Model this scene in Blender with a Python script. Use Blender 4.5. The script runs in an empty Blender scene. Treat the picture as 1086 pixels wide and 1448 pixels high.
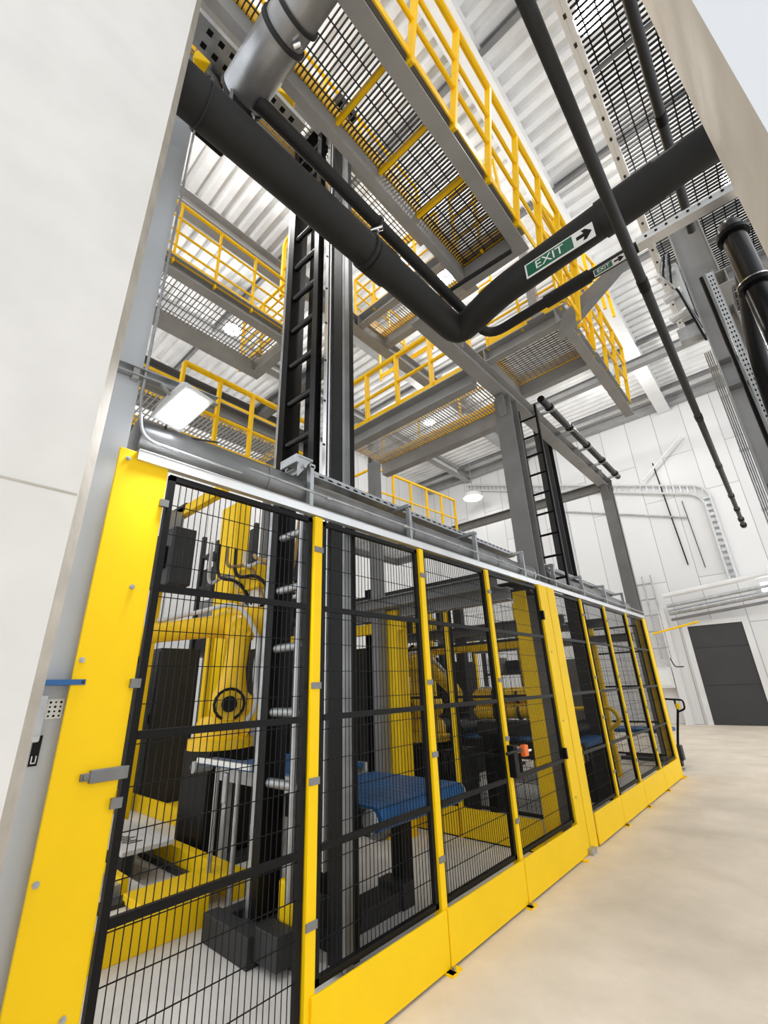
import bpy, math, random
from mathutils import Vector, Matrix
random.seed(7)
C = bpy.context.scene.collection
PI = math.pi

# ------------------------------------------------------------------ materials
def mat(name, col, rough=0.5, metal=0.0, var=0.0, scale=6.0, bump=0.0, emit=0.0, spec=0.5, coat=0.0):
    m = bpy.data.materials.new(name); m.use_nodes = True
    nt = m.node_tree; b = nt.nodes['Principled BSDF']
    b.inputs['Base Color'].default_value = (*col, 1)
    b.inputs['Roughness'].default_value = rough
    b.inputs['Metallic'].default_value = metal
    b.inputs['Specular IOR Level'].default_value = spec
    if coat: b.inputs['Coat Weight'].default_value = coat
    if emit:
        b.inputs['Emission Color'].default_value = (*col, 1)
        b.inputs['Emission Strength'].default_value = emit
    if var or bump:
        tc = nt.nodes.new('ShaderNodeTexCoord')
        nz = nt.nodes.new('ShaderNodeTexNoise'); nz.inputs['Scale'].default_value = scale
        nz.inputs['Detail'].default_value = 6
        nt.links.new(tc.outputs['Object'], nz.inputs['Vector'])
        if var:
            mr = nt.nodes.new('ShaderNodeMapRange')
            mr.inputs[1].default_value = 0.3; mr.inputs[2].default_value = 0.7
            mr.inputs[3].default_value = 1 - var; mr.inputs[4].default_value = 1 + var
            nt.links.new(nz.outputs['Fac'], mr.inputs[0])
            mx = nt.nodes.new('ShaderNodeVectorMath'); mx.operation = 'SCALE'
            mx.inputs[0].default_value = col
            nt.links.new(mr.outputs[0], mx.inputs['Scale'])
            nt.links.new(mx.outputs[0], b.inputs['Base Color'])
        if bump:
            bp = nt.nodes.new('ShaderNodeBump'); bp.inputs['Strength'].default_value = bump
            bp.inputs['Distance'].default_value = 0.01
            nt.links.new(nz.outputs['Fac'], bp.inputs['Height'])
            nt.links.new(bp.outputs[0], b.inputs['Normal'])
    return m

M = {}
M['yellow'] = mat('yellow_paint', (0.93, 0.60, 0.0015), 0.5, 0, 0.03, 3, spec=0.25)
M['yellow_rail'] = mat('yellow_rail_paint', (0.95, 0.57, 0.002), 0.45, 0, 0.04, 4, spec=0.3)
M['robot'] = mat('robot_yellow', (0.86, 0.53, 0.003), 0.32, 0, 0.05, 5, spec=0.4)
M['black'] = mat('black_paint', (0.006, 0.006, 0.0065), 0.4, 0, 0.1, 8, spec=0.16)
M['blackgloss'] = mat('black_gloss', (0.007, 0.007, 0.008), 0.25, 0, spec=0.35)
M['rubber'] = mat('insulation_foam', (0.018, 0.0185, 0.019), 0.6, 0, 0.12, 4, 0.1, spec=0.28)
M['darkgrey'] = mat('dark_grey_paint', (0.026, 0.027, 0.029), 0.5, 0, 0.12, 5, spec=0.3)
M['ductdark'] = mat('dark_duct_steel', (0.20, 0.205, 0.21), 0.36, 0.55, 0.2, 5)
M['midgrey'] = mat('steel_grey_paint', (0.19, 0.19, 0.192), 0.5, 0, 0.12, 3)
M['grey'] = mat('light_steel_paint', (0.32, 0.32, 0.32), 0.5, 0, 0.1, 3)
M['galv'] = mat('galvanised_steel', (0.42, 0.435, 0.45), 0.38, 0.7, 0.2, 9)
M['alu'] = mat('aluminium', (0.74, 0.75, 0.76), 0.33, 0.8, 0.05, 7)
M['duct'] = mat('duct_steel', (0.40, 0.41, 0.43), 0.32, 0.75, 0.22, 5)
M['chrome'] = mat('bright_steel', (0.8, 0.81, 0.83), 0.2, 1.0)
M['bluegrey'] = mat('column_pale_paint', (0.50, 0.53, 0.57), 0.42, 0, 0.05, 2)
M['concrete'] = mat('white_concrete', (0.70, 0.685, 0.665), 0.75, 0, 0.04, 5, 0.15)
M['concrete_edge'] = mat('raw_concrete_edge', (0.50, 0.47, 0.42), 0.8, 0, 0.16, 9, 0.2)
M['pillar'] = mat('pale_smooth_panel', (0.66, 0.69, 0.74), 0.35, 0, 0.02, 1)
M['deck'] = mat('roof_deck_white', (0.74, 0.74, 0.74), 0.55, 0, 0.14, 1.1)
M['whitepaint'] = mat('white_paint', (0.72, 0.72, 0.72), 0.5, 0, 0.04, 2)
M['cable'] = mat('white_cable', (0.62, 0.62, 0.62), 0.5)
M['belt'] = mat('blue_belt', (0.008, 0.085, 0.24), 0.4, 0, 0.1, 10, spec=0.3)
M['bluetape'] = mat('blue_strip', (0.01, 0.10, 0.30), 0.4)
M['orange'] = mat('orange_handle', (0.85, 0.16, 0.02), 0.4)
M['green'] = mat('sign_green', (0.0, 0.115, 0.062), 0.4)
M['signwhite'] = mat('sign_white', (0.80, 0.81, 0.80), 0.4)
M['doorgrey'] = mat('door_charcoal', (0.040, 0.040, 0.042), 0.55, 0, 0.1, 1)
M['lens'] = mat('lamp_lens', (0.93, 0.96, 1.0), 0.3, 0, emit=14)
M['lamp'] = mat('bay_lamp_lens', (1.0, 0.99, 0.97), 0.3, 0, emit=10)
M['plastic'] = mat('grey_plastic', (0.55, 0.57, 0.58), 0.35)
M['hose'] = mat('pale_hose', (0.55, 0.55, 0.56), 0.4)
M['brown'] = mat('tan_pipe', (0.35, 0.22, 0.06), 0.5)

def floor_mat(name, col, warm, scale):
    m = bpy.data.materials.new(name); m.use_nodes = True
    nt = m.node_tree; b = nt.nodes['Principled BSDF']
    tc = nt.nodes.new('ShaderNodeTexCoord')
    n1 = nt.nodes.new('ShaderNodeTexNoise'); n1.inputs['Scale'].default_value = scale; n1.inputs['Detail'].default_value = 8
    n1.inputs['Roughness'].default_value = 0.65
    r = nt.nodes.new('ShaderNodeValToRGB')
    r.color_ramp.elements[0].position = 0.32; r.color_ramp.elements[0].color = (*[c * 0.86 for c in col], 1)
    r.color_ramp.elements[1].position = 0.68; r.color_ramp.elements[1].color = (*warm, 1)
    nt.links.new(tc.outputs['Object'], n1.inputs['Vector'])
    nt.links.new(n1.outputs['Fac'], r.inputs[0]); nt.links.new(r.outputs[0], b.inputs['Base Color'])
    n2 = nt.nodes.new('ShaderNodeTexNoise'); n2.inputs['Scale'].default_value = scale * 12; n2.inputs['Detail'].default_value = 4
    nt.links.new(tc.outputs['Object'], n2.inputs['Vector'])
    bp = nt.nodes.new('ShaderNodeBump'); bp.inputs['Strength'].default_value = 0.12; bp.inputs['Distance'].default_value = 0.004
    nt.links.new(n2.outputs['Fac'], bp.inputs['Height']); nt.links.new(bp.outputs[0], b.inputs['Normal'])
    b.inputs['Roughness'].default_value = 0.55
    return m
M['floor'] = floor_mat('beige_screed', (0.75, 0.65, 0.525), (0.83, 0.73, 0.605), 1.1)
M['cellfloor'] = floor_mat('grey_screed', (0.68, 0.655, 0.63), (0.76, 0.74, 0.71), 1.4)

def panel_wall_mat():
    m = bpy.data.materials.new('insulated_wall_panels'); m.use_nodes = True
    nt = m.node_tree; b = nt.nodes['Principled BSDF']
    tc = nt.nodes.new('ShaderNodeTexCoord')
    sep = nt.nodes.new('ShaderNodeSeparateXYZ'); nt.links.new(tc.outputs['Object'], sep.inputs[0])
    add = nt.nodes.new('ShaderNodeMath'); add.operation = 'ADD'
    nt.links.new(sep.outputs['X'], add.inputs[0]); nt.links.new(sep.outputs['Y'], add.inputs[1])
    cb = nt.nodes.new('ShaderNodeCombineXYZ')
    nt.links.new(sep.outputs['Z'], cb.inputs['X']); nt.links.new(add.outputs[0], cb.inputs['Y'])
    br = nt.nodes.new('ShaderNodeTexBrick')
    br.inputs['Color1'].default_value = (0.74, 0.74, 0.74, 1); br.inputs['Color2'].default_value = (0.66, 0.66, 0.665, 1)
    br.inputs['Mortar'].default_value = (0.34, 0.34, 0.34, 1)
    br.inputs['Scale'].default_value = 1.0; br.inputs['Mortar Size'].default_value = 0.012
    br.inputs['Brick Width'].default_value = 5.0; br.inputs['Row Height'].default_value = 1.05
    br.offset = 0.35
    nt.links.new(cb.outputs[0], br.inputs['Vector'])
    nt.links.new(br.outputs['Color'], b.inputs['Base Color'])
    b.inputs['Roughness'].default_value = 0.4
    return m
M['panels'] = panel_wall_mat()

# ------------------------------------------------------------------ mesh builder
class MB:
    def __init__(s): s.v = []; s.f = []
    def add(s, vs, fs):
        n = len(s.v); s.v += [tuple(v) for v in vs]; s.f += [tuple(i + n for i in f) for f in fs]; return s
    def box(s, x0, x1, y0, y1, z0, z1):
        vs = [(x, y, z) for z in (z0, z1) for y in (y0, y1) for x in (x0, x1)]
        return s.add(vs, [(0, 2, 3, 1), (4, 5, 7, 6), (0, 1, 5, 4), (2, 6, 7, 3), (0, 4, 6, 2), (1, 3, 7, 5)])
    def cbox(s, c, sx, sy, sz):
        return s.box(c[0]-sx/2, c[0]+sx/2, c[1]-sy/2, c[1]+sy/2, c[2]-sz/2, c[2]+sz/2)
    def frame(s, p, q, up=(0, 0, 1)):
        d = (Vector(q) - Vector(p)).normalized(); up = Vector(up)
        if abs(d.dot(up)) > 0.98: up = Vector((0, 1, 0)) if abs(d.y) < 0.9 else Vector((1, 0, 0))
        a = d.cross(up).normalized(); u = a.cross(d).normalized()
        return d, a, u
    def prof(s, p, q, pts, up=(0, 0, 1)):
        'extrude a closed 2d outline (side, up) from p to q'
        d, a, u = s.frame(p, q, up); p = Vector(p); q = Vector(q); n = len(pts)
        vs = [p + a*x + u*y for x, y in pts] + [q + a*x + u*y for x, y in pts]
        fs = [(i, (i+1) % n, n+(i+1) % n, n+i) for i in range(n)] + [tuple(range(n-1, -1, -1)), tuple(range(n, 2*n))]
        return s.add(vs, fs)
    def bar(s, p, q, w, h, up=(0, 0, 1)):
        return s.prof(p, q, [(-w/2, -h/2), (w/2, -h/2), (w/2, h/2), (-w/2, h/2)], up)
    def ibeam(s, p, q, h, b, tf=0.015, tw=0.012, up=(0, 0, 1)):
        H, B, t = h/2, b/2, tw/2
        return s.prof(p, q, [(-B, -H), (B, -H), (B, -H+tf), (t, -H+tf), (t, H-tf), (B, H-tf), (B, H), (-B, H), (-B, H-tf), (-t, H-tf), (-t, -H+tf), (-B, -H+tf)], up)
    def channel(s, p, q, h, b, t=0.012, up=(0, 0, 1), flip=1):
        H = h/2
        pts = [(0, -H), (b*flip, -H), (b*flip, -H+t), (t*flip, -H+t), (t*flip, H-t), (b*flip, H-t), (b*flip, H), (0, H)]
        return s.prof(p, q, pts, up)
    def tray(s, p, q, w, h, t=0.006, up=(0, 0, 1)):
        W = w/2
        return s.prof(p, q, [(-W, 0), (W, 0), (W, h), (W-t, h), (W-t, t), (-W+t, t), (-W+t, h), (-W, h)], up)
    def tube(s, pts, r, n=12, caps=True):
        pts = [Vector(p) for p in pts]; k = len(pts)
        rs = r if isinstance(r, (list, tuple)) else [r]*k
        tang = []
        for i in range(k):
            a = (pts[i]-pts[i-1]).normalized() if i else None
            b = (pts[i+1]-pts[i]).normalized() if i < k-1 else None
            tang.append((a+b).normalized() if a is not None and b is not None and (a+b).length > 1e-4 else (b if a is None else a))
        up = Vector((0, 0, 1)) if abs(tang[0].z) < 0.9 else Vector((0, 1, 0))
        a = tang[0].cross(up).normalized(); vs = []
        for i in range(k):
            if i:
                a = (a - tang[i]*a.dot(tang[i])).normalized()
            u = tang[i].cross(a).normalized()
            sc = 1.0
            if 0 < i < k-1:
                c = (pts[i]-pts[i-1]).normalized().dot(tang[i]); sc = 1.0/max(c, 0.75)
            for j in range(n):
                t = 2*PI*j/n
                vs.append(pts[i] + (a*math.cos(t) + u*math.sin(t))*rs[i]*(1 if sc < 1.02 else (1+sc)/2))
        fs = [(i*n+j, i*n+(j+1) % n, (i+1)*n+(j+1) % n, (i+1)*n+j) for i in range(k-1) for j in range(n)]
        if caps: fs += [tuple(range(n-1, -1, -1)), tuple(range((k-1)*n, k*n))]
        return s.add(vs, fs)
    def cyl(s, p, q, r, n=16): return s.tube([p, q], r, n)
    def slots(s, ax, spans, bx, b0, b1, cx, cv):
        'one flat row of slots joined by hairline bridges'
        m0, m1 = (b0+b1)/2-0.0006, (b0+b1)/2+0.0006; vs, fs = [], []
        i, j, k = 'xyz'.index(ax), 'xyz'.index(bx), 'xyz'.index(cx)
        for a0, a1 in spans:
            for a in (a0, a1):
                for b in (b0, m0, m1, b1):
                    p = [0, 0, 0]; p[i] = a; p[j] = b; p[k] = cv; vs.append(p)
        for q in range(len(spans)):
            o = q*8; fs += [(o, o+1, o+5, o+4), (o+1, o+2, o+6, o+5), (o+2, o+3, o+7, o+6)]
            if q: fs.append((o-3, o-2, o+2, o+1))
        return s.add(vs, fs)
    def build(s, name, m, parent=None, smooth=False, bevel=0.0):
        me = bpy.data.meshes.new(name)
        off = Vector(parent_root(parent).location) if parent is not None else Vector((0, 0, 0))
        me.from_pydata([Vector(v) - off for v in s.v], [], s.f); me.validate(); me.update()
        o = bpy.data.objects.new(name, me); C.objects.link(o)
        me.materials.append(M[m] if isinstance(m, str) else m)
        if parent is not None: o.parent = parent
        if smooth:
            for p in me.polygons: p.use_smooth = len(p.vertices) == 4
            try: me.set_sharp_from_angle(angle=math.radians(40))
            except Exception: pass
        if bevel:
            b = o.modifiers.new('edge', 'BEVEL'); b.width = bevel; b.segments = 2; b.limit_method = 'ANGLE'
        return o

def parent_root(o):
    while o.parent is not None: o = o.parent
    return o
def tag(o, label, cat, group=None, kind=None):
    o['label'] = label; o['category'] = cat
    if group: o['group'] = group
    if kind: o['kind'] = kind
    return o
def thing(name, label, cat, loc=(0, 0, 0), group=None):
    o = bpy.data.objects.new(name, None); C.objects.link(o); o.location = loc; o.empty_display_size = 0.1
    return tag(o, label, cat, group)
def struct(o): o['kind'] = 'structure'; return o
def arc(c, r, a0, a1, n, ax='xy', k=0.0):
    out = []
    for i in range(n+1):
        t = a0 + (a1-a0)*i/n; x, y = r*math.cos(t), r*math.sin(t)
        out.append({'xy': (c[0]+x, c[1]+y, c[2]), 'xz': (c[0]+x, c[1], c[2]+y), 'yz': (c[0], c[1]+x, c[2]+y)}[ax])
    return out
def fillet(pts, r, n=6):
    'round the corners of a polyline'
    pts = [Vector(p) for p in pts]; out = [pts[0]]
    for i in range(1, len(pts)-1):
        a, b, c = pts[i-1], pts[i], pts[i+1]
        u, v = (a-b), (c-b); d = min(r, u.length*0.45, v.length*0.45)
        p, q = b+u.normalized()*d, b+v.normalized()*d
        for k in range(n+1):
            t = k/n; out.append(p*(1-t)**2 + b*2*t*(1-t) + q*t*t)
    return out + [pts[-1]]

# ------------------------------------------------------------------ camera
cam = bpy.data.cameras.new('camera'); co = bpy.data.objects.new('camera', cam); C.objects.link(co)
R = Matrix(((0.73974759, 0.27065220, 0.61605268), (0.67200158, -0.25027116, -0.69697792), (-0.03445838, 0.92957611, -0.36701618)))
co.matrix_world = Matrix.Translation((0, 0, 1.6)) @ R.to_4x4()
cam.sensor_fit = 'VERTICAL'; cam.sensor_height = 36.0; cam.lens = 626.03/1448*36.0
cam.clip_start = 0.05; cam.clip_end = 200
bpy.context.scene.camera = co

# ------------------------------------------------------------------ setting
struct(MB().box(-20, 8, -8, 20.3, -0.2, 0).build('floor', 'floor'))
struct(MB().box(-14, -2.16, 0.30, 9.86, -0.1, 0.006).build('floor_cell', 'cellfloor'))
struct(MB().box(-14.3, 4, 20.0, 20.3, 0, 13.2).build('wall_far', 'panels'))
struct(MB().box(-14.3, -14.0, -6, 20.0, 0, 13.2).build('wall_back', 'panels'))
dk = MB()                                                            # trapezoidal roof deck, ribs across the hall
y = -6.0; pr = []
while y < 20.0:
    pr += [(y, 12.50), (y+0.13, 12.50), (y+0.17, 12.60), (y+0.29, 12.60)]; y += 0.33
n = len(pr)
dk.add([(-14.2, a, b) for a, b in pr] + [(4, a, b) for a, b in pr], [(i, i+1, n+i+1, n+i) for i in range(n-1)])
struct(dk.build('ceiling', 'deck'))
# roof steel
for i, (x, w, m) in enumerate(((-1.62, 0.46, 'whitepaint'), (-7.9, 0.42, 'grey'), (-11.2, 0.3, 'grey'))):
    struct(MB().ibeam((x, -6, 12.24), (x, 19.95, 12.24), 0.5, w, 0.03, 0.02).build('trim_%d' % (i+1), m))
k = 4
for yy in (1.2, 4.75, 8.1, 11.6, 15.2, 18.8):
    struct(MB().ibeam((-14, yy, 12.40), (4, yy, 12.40), 0.16, 0.10, 0.012, 0.01).build('trim_%d' % k, 'midgrey')); k += 1
struct(MB().ibeam((-14, 19.75, 12.3), (4, 19.75, 12.3), 0.34, 0.34, 0.03, 0.02).build('trim_%d' % k, 'grey')); k += 1
struct(MB().box(-6.9, -6.4, 19.75, 19.98, 0, 12.1).build('trim_%d' % k, 'whitepaint')); k += 1
struct(MB().box(-3.72, -3.5, 19.7, 19.98, 0, 4.0).build('trim_%d' % k, 'whitepaint')); k += 1

# near concrete wall and right pillar
w = MB()
fx, ex, ed = -1.50, -1.565, 0.300
w.add([(fx, -6, 0), (fx, ed, 0), (ex+0.0, ed+0.040, 0), (ex, -6, 0), (fx, -6, 13), (fx, ed, 13), (ex, ed+0.040, 13), (ex, -6, 13)],
      [(0, 1, 5, 4), (1, 2, 6, 5), (2, 3, 7, 6), (3, 0, 4, 7), (0, 3, 2, 1), (4, 5, 6, 7)])
wl = struct(w.build('wall_left', 'concrete'))
wl.data.materials.append(M['concrete_edge']); wl.data.polygons[1].material_index = 1
struct(MB().box(fx-0.002, fx+0.003, -6, ed-0.004, 2.17, 2.176).build('trim_%d' % k, 'concrete_edge')); k += 1
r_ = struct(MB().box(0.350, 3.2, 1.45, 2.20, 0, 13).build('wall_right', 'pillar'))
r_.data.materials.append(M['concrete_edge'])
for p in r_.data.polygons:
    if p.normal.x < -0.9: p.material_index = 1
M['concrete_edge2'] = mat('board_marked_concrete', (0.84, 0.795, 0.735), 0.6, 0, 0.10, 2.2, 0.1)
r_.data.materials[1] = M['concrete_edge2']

# roller door in the far wall
d = struct(MB().box(-2.93, -1.30, 19.93, 19.99, 0, 3.27).build('door_1', 'doorgrey'))
fr = MB(); fr.box(-3.10, -2.93, 19.88, 20, 0, 3.45); fr.box(-1.30, -1.13, 19.88, 20, 0, 3.45); fr.box(-2.93, -1.30, 19.88, 20, 3.27, 3.45)
fr.build('door_frame', 'whitepaint', d)
sl = MB()
for i in (1, 2): sl.box(-2.93, -1.30, 19.922, 19.93, i*1.25, i*1.25+0.012)
sl.build('door_slats', 'darkgrey', d)

# ------------------------------------------------------------------ safety fence
FX = -2.13
def mesh_panel(y0, y1, label, z0=0.30, z1=2.63, x=FX, axis='y', kick=True, cross=(0.84, 1.45, 2.06), step=0.031, loc=None):
    def P(a, z, off=0.0): return (x+off, a, z) if axis == 'y' else (a, x+off, z)
    t = thing('mesh_fence_panel', label, 'fence panel', P((y0+y1)/2, z0), 'black mesh panels of the safety fence')
    f = MB(); b = 0.03
    up = (1, 0, 0) if axis == 'y' else (0, 1, 0)
    for a in (y0+b/2, y1-b/2): f.bar(P(a, z0), P(a, z1), b, 0.03, up)
    for z in (z0+b/2, z1-b/2): f.bar(P(y0, z), P(y1, z), b, 0.03)
    f.build('frame', 'black', t)
    for z in cross:
        if z0 < z < z1:
            c = MB(); c.bar(P(y0+b, z, 0.008), P(y1-b, z, 0.008), 0.02, 0.032); c.build('cross_bar', 'black', t)
    wv = MB(); r = 0.0034
    n = max(2, int(round((y1-y0-2*b)/step)))
    for i in range(1, n):
        a = y0+b+(y1-y0-2*b)*i/n; wv.bar(P(a, z0+b), P(a, z1-b), r, r, up)
    nz = int(round((z1-z0)/0.152))
    for i in range(1, nz):
        z = z0+(z1-z0)*i/nz; wv.bar(P(y0+b, z, -0.004), P(y1-b, z, -0.004), r*1.15, r*1.15)
    wv.build('wire_mesh', 'black', t)
    return t

def fence_post(y0, y1, label, x0=FX-0.03, x1=FX+0.035, z1=2.64, foot=True, clips=(0.55, 1.15, 1.62, 2.42), wide=False):
    t = thing('fence_post', label, 'fence post', ((x0+x1)/2, (y0+y1)/2, 0), 'yellow posts of the safety fence')
    MB().box(x0, x1, y0, y1, 0.006, z1).build('post', 'yellow', t, bevel=0.004)
    if foot:
        MB().box(x0-0.03, x1+0.06, (y0+y1)/2-0.05, (y0+y1)/2+0.05, 0.0, 0.012).build('foot_plate', 'yellow', t)
        MB().cyl((x1+0.035, (y0+y1)/2, 0.01), (x1+0.035, (y0+y1)/2, 0.026), 0.012, 6).build('anchor_bolt', 'galv', t)
    for z in clips:
        c = MB()
        if wide: c.box(x1, x1+0.008, y1-0.05, y1+0.006, z-0.018, z+0.018)
        else: c.box(x1, x1+0.007, y0-0.004, y1+0.004, z-0.017, z+0.017)
        c.build('clip', 'midgrey', t)
    return t

PANELS = [(0.785, 1.695, 'black mesh panel beside the broad yellow corner plate, robot arm behind it'),
          (1.775, 2.775, 'black mesh panel in front of the blue belt conveyor and black mast'),
          (2.845, 3.83, 'black mesh panel between conveyor nose and the orange-handled lock'),
          (3.90, 5.04, 'black mesh gate panel with orange-handled lock, next to broad yellow pillar'),
          (5.515, 6.385, 'black mesh panel just past the broad yellow pillar'),
          (6.445, 7.385, 'second black mesh panel past the broad yellow pillar'),
          (7.445, 8.53, 'third black mesh panel past the broad yellow pillar'),
          (8.59, 9.66, 'black mesh panel at the far end of the fence')]
for i, (a, b, l) in enumerate(PANELS): mesh_panel(a, b, l, z0=0.05 if i == 0 else 0.30)
POSTS = [(1.703, 1.765, 'slim yellow post between robot panel and conveyor panel'),
         (2.782, 2.838, 'slim yellow post in front of the blue conveyor'),
         (3.838, 3.892, 'slim yellow post carrying the orange-handled gate lock'),
         (6.39, 6.44, 'slim yellow post, first past the broad pillar'),
         (7.39, 7.44, 'slim yellow post, second past the broad pillar'),
         (8.535, 8.585, 'slim yellow post, third past the broad pillar')]
for a, b, l in POSTS: fence_post(a, b, l)
fence_post(9.665, 9.86, 'yellow end post of the fence beside the pallet truck', x0=FX-0.10, clips=(), wide=True)
# broad pillar: two plates with a grey seam
t = thing('fence_post', 'broad yellow pillar of two plates with a grey seam in mid fence', 'fence post', (FX, 5.28, 0), 'yellow posts of the safety fence')
MB().box(FX-0.02, FX+0.035, 5.05, 5.272, 0.006, 2.66).build('plate', 'yellow', t, bevel=0.003)
MB().box(FX-0.02, FX+0.035, 5.288, 5.505, 0.006, 2.66).build('plate', 'yellow', t, bevel=0.003)
MB().box(FX-0.02, FX+0.026, 5.27, 5.29, 0.006, 2.655).build('seam_strip', 'grey', t)
MB().box(FX+0.03, FX+0.08, 5.20, 5.32, 0.0, 0.05).build('foot_plate', 'galv', t)
for z in (0.5, 1.2, 1.9): MB().cyl((FX+0.034, 5.12, z), (FX+0.042, 5.12, z), 0.010, 8).build('bolt', 'galv', t)
for z in (0.9, 2.3):
    h_ = MB(); h_.box(FX+0.0, FX+0.05, 5.035, 5.065, z-0.05, z+0.05); h_.build('hinge', 'black', t)
# kick plates
KP = [(1.735, 2.805, 'yellow kick plate below the conveyor panel'), (2.815, 3.86, 'yellow kick plate below the panel before the gate lock'),
      (3.87, 5.045, 'yellow kick plate below the gate panel'), (5.51, 6.41, 'yellow kick plate just past the broad pillar'),
      (6.42, 7.41, 'second yellow kick plate past the broad pillar'), (7.42, 8.555, 'third yellow kick plate past the broad pillar'),
      (8.565, 9.66, 'yellow kick plate at the far end of the fence')]
for a, b, l in KP:
    t = thing('kick_plate', l, 'kick plate', (FX, (a+b)/2, 0), 'yellow kick plates of the safety fence')
    MB().box(FX+0.036, FX+0.052, a, b, 0.015, 0.295).build('plate', 'yellow', t, bevel=0.003)
    MB().box(FX+0.030, FX+0.036, a, b, 0.004, 0.03).build('seal', 'black', t)
    MB().box(FX-0.05, FX+0.10, b-0.05, b-0.002, 0.0, 0.012).build('foot', 'yellow', t)
# broad yellow corner plate
t = thing('corner_plate', 'tall broad yellow sheet plate beside the concrete wall', 'fence plate', (FX, 0.66, 0))
MB().box(FX-0.012, FX+0.004, 0.545, 0.775, 0.006, 2.70).build('sheet', 'yellow', t, bevel=0.003)
for (yy, zz) in ((0.585, 2.65), (0.565, 1.74), (0.565, 1.02), (0.72, 0.62), (0.70, 2.05)):
    b_ = MB(); b_.cyl((FX+0.004, yy, zz), (FX+0.010, yy, zz), 0.011, 12); b_.cyl((FX+0.010, yy, zz), (FX+0.016, yy, zz), 0.006, 6); b_.build('bolt', 'galv', t, smooth=True)
for zz in (2.47, 1.65, 1.22):
    MB().box(FX+0.004, FX+0.022, 0.755, 0.795, zz-0.018, zz+0.018).build('clip', 'ductdark', t)
h = MB(); h.box(FX+0.004, FX+0.024, 0.665, 0.80, 1.300, 1.345); h.box(FX+0.004, FX+0.02, 0.635, 0.67, 1.31, 1.336); h.cyl((FX+0.02, 0.65, 1.323), (FX+0.03, 0.65, 1.323), 0.009, 10)
h.build('latch', 'ductdark', t, bevel=0.003)
# gate lock
t = thing('gate_lock', 'black safety lock with orange handle on a slim fence post', 'lock', (FX+0.06, 3.88, 1.0))
MB().box(FX+0.036, FX+0.10, 3.83, 3.90, 0.86, 1.10).build('lock_body', 'black', t, bevel=0.006)
MB().box(FX+0.036, FX+0.08, 3.90, 4.02, 1.03, 1.075).build('bolt_plate', 'galv', t)
MB().tube([(FX+0.09, 3.72, 1.05), (FX+0.12, 3.78, 1.06), (FX+0.12, 3.93, 1.06)], 0.013, 8).build('slide_bar', 'blackgloss', t, smooth=True)
MB().box(FX+0.08, FX+0.13, 3.98, 4.05, 1.00, 1.09).build('handle', 'orange', t, bevel=0.01)
MB().cyl((FX+0.10, 4.03, 1.035), (FX+0.10, 4.14, 1.035), 0.012, 8).build('latch_tongue', 'chrome', t)

# inner fence of the cell (runs away from the aisle behind the gate)
mesh_panel(-3.35, -2.30, 'inner mesh panel leading back from the broad yellow pillar', z0=0.30, z1=2.55, x=5.0, axis='x', step=0.05)
mesh_panel(-4.50, -3.42, 'inner mesh panel farther back behind the blue conveyor', z0=0.30, z1=2.55, x=5.0, axis='x', step=0.05)
for a, l in ((-3.385, 'thin yellow inner post behind the gate panel'), (-4.54, 'thin yellow inner post behind the conveyor belt end')):
    t = thing('fence_post', l, 'fence post', (a, 5.0, 0), 'yellow posts of the inner fence')
    MB().box(a-0.03, a+0.03, 4.97, 5.03, 0.006, 2.6).build('post', 'yellow', t, bevel=0.004)
    MB().box(a-0.06, a+0.06, 4.94, 5.06, 0.006, 0.018).build('foot_plate', 'yellow', t)
t = thing('fence_post', 'wide yellow inner post seen through the gate panel', 'fence post', (-2.36, 5.0, 0), 'yellow posts of the inner fence')
MB().box(-2.40, -2.24, 4.97, 5.02, 0.006, 2.6).build('post', 'yellow', t, bevel=0.004)
MB().box(-2.43, -2.22, 4.95, 5.06, 0.006, 0.018).build('foot_plate', 'yellow', t)
for a, b, l in ((-3.36, -2.41, 'inner yellow kick plate next to the wide inner post'), (-4.5, -3.41, 'inner yellow kick plate behind the blue conveyor')):
    t = thing('kick_plate', l, 'kick plate', ((a+b)/2, 4.96, 0), 'inner yellow kick plates')
    MB().box(a, b, 4.93, 4.965, 0.02, 0.295).build('plate', 'yellow', t, bevel=0.003)
    MB().box(a, b, 4.94, 4.96, 0.006, 0.02).build('seal', 'black', t)

# ------------------------------------------------------------------ left steel column, its fittings
t = thing('steel_column', 'pale grey steel column between concrete wall and yellow plate', 'column', (-2.3, 0.45, 0))
MB().box(-2.225, -2.195, 0.20, 0.590, 0.006, 5.9).build('flange', 'bluegrey', t, bevel=0.002)
MB().box(-2.46, -2.225, 0.385, 0.405, 0.006, 5.9).build('web', 'midgrey', t)
MB().box(-2.485, -2.46, 0.20, 0.590, 0.006, 5.9).build('flange', 'midgrey', t)
c = MB(); c.tube(fillet([(-2.17, 0.60, 5.85), (-2.17, 0.60, 3.0), (-2.17, 0.64, 2.80), (-2.17, 1.2, 2.80)], 0.08), 0.008, 8)
tag(c.build('conduit', 'galv', smooth=True), 'thin steel conduit down the edge of the pale column', 'conduit')
t = thing('blue_strip', 'short blue strip stuck across pale column beside the yellow plate', 'strip', (-2.19, 0.50, 1.65))
MB().box(-2.194, -2.120, 0.44, 0.592, 1.648, 1.668).build('strip', 'bluetape', t)
MB().box(-2.121, -2.118, 0.578, 0.588, 1.653, 1.663).build('end_dot', 'darkgrey', t)
t = thing('switch_box', 'small clear plastic switch box on the pale column', 'box', (-2.19, 0.48, 1.55))
MB().box(-2.194, -2.160, 0.460, 0.492, 1.455, 1.615).build('housing', 'plastic', t, bevel=0.006)
MB().box(-2.160, -2.155, 0.467, 0.486, 1.475, 1.60).build('cover', 'galv', t)
t = thing('paper_label', 'white printed label with black dots beside the switch box', 'label', (-2.19, 0.53, 1.58))
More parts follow.
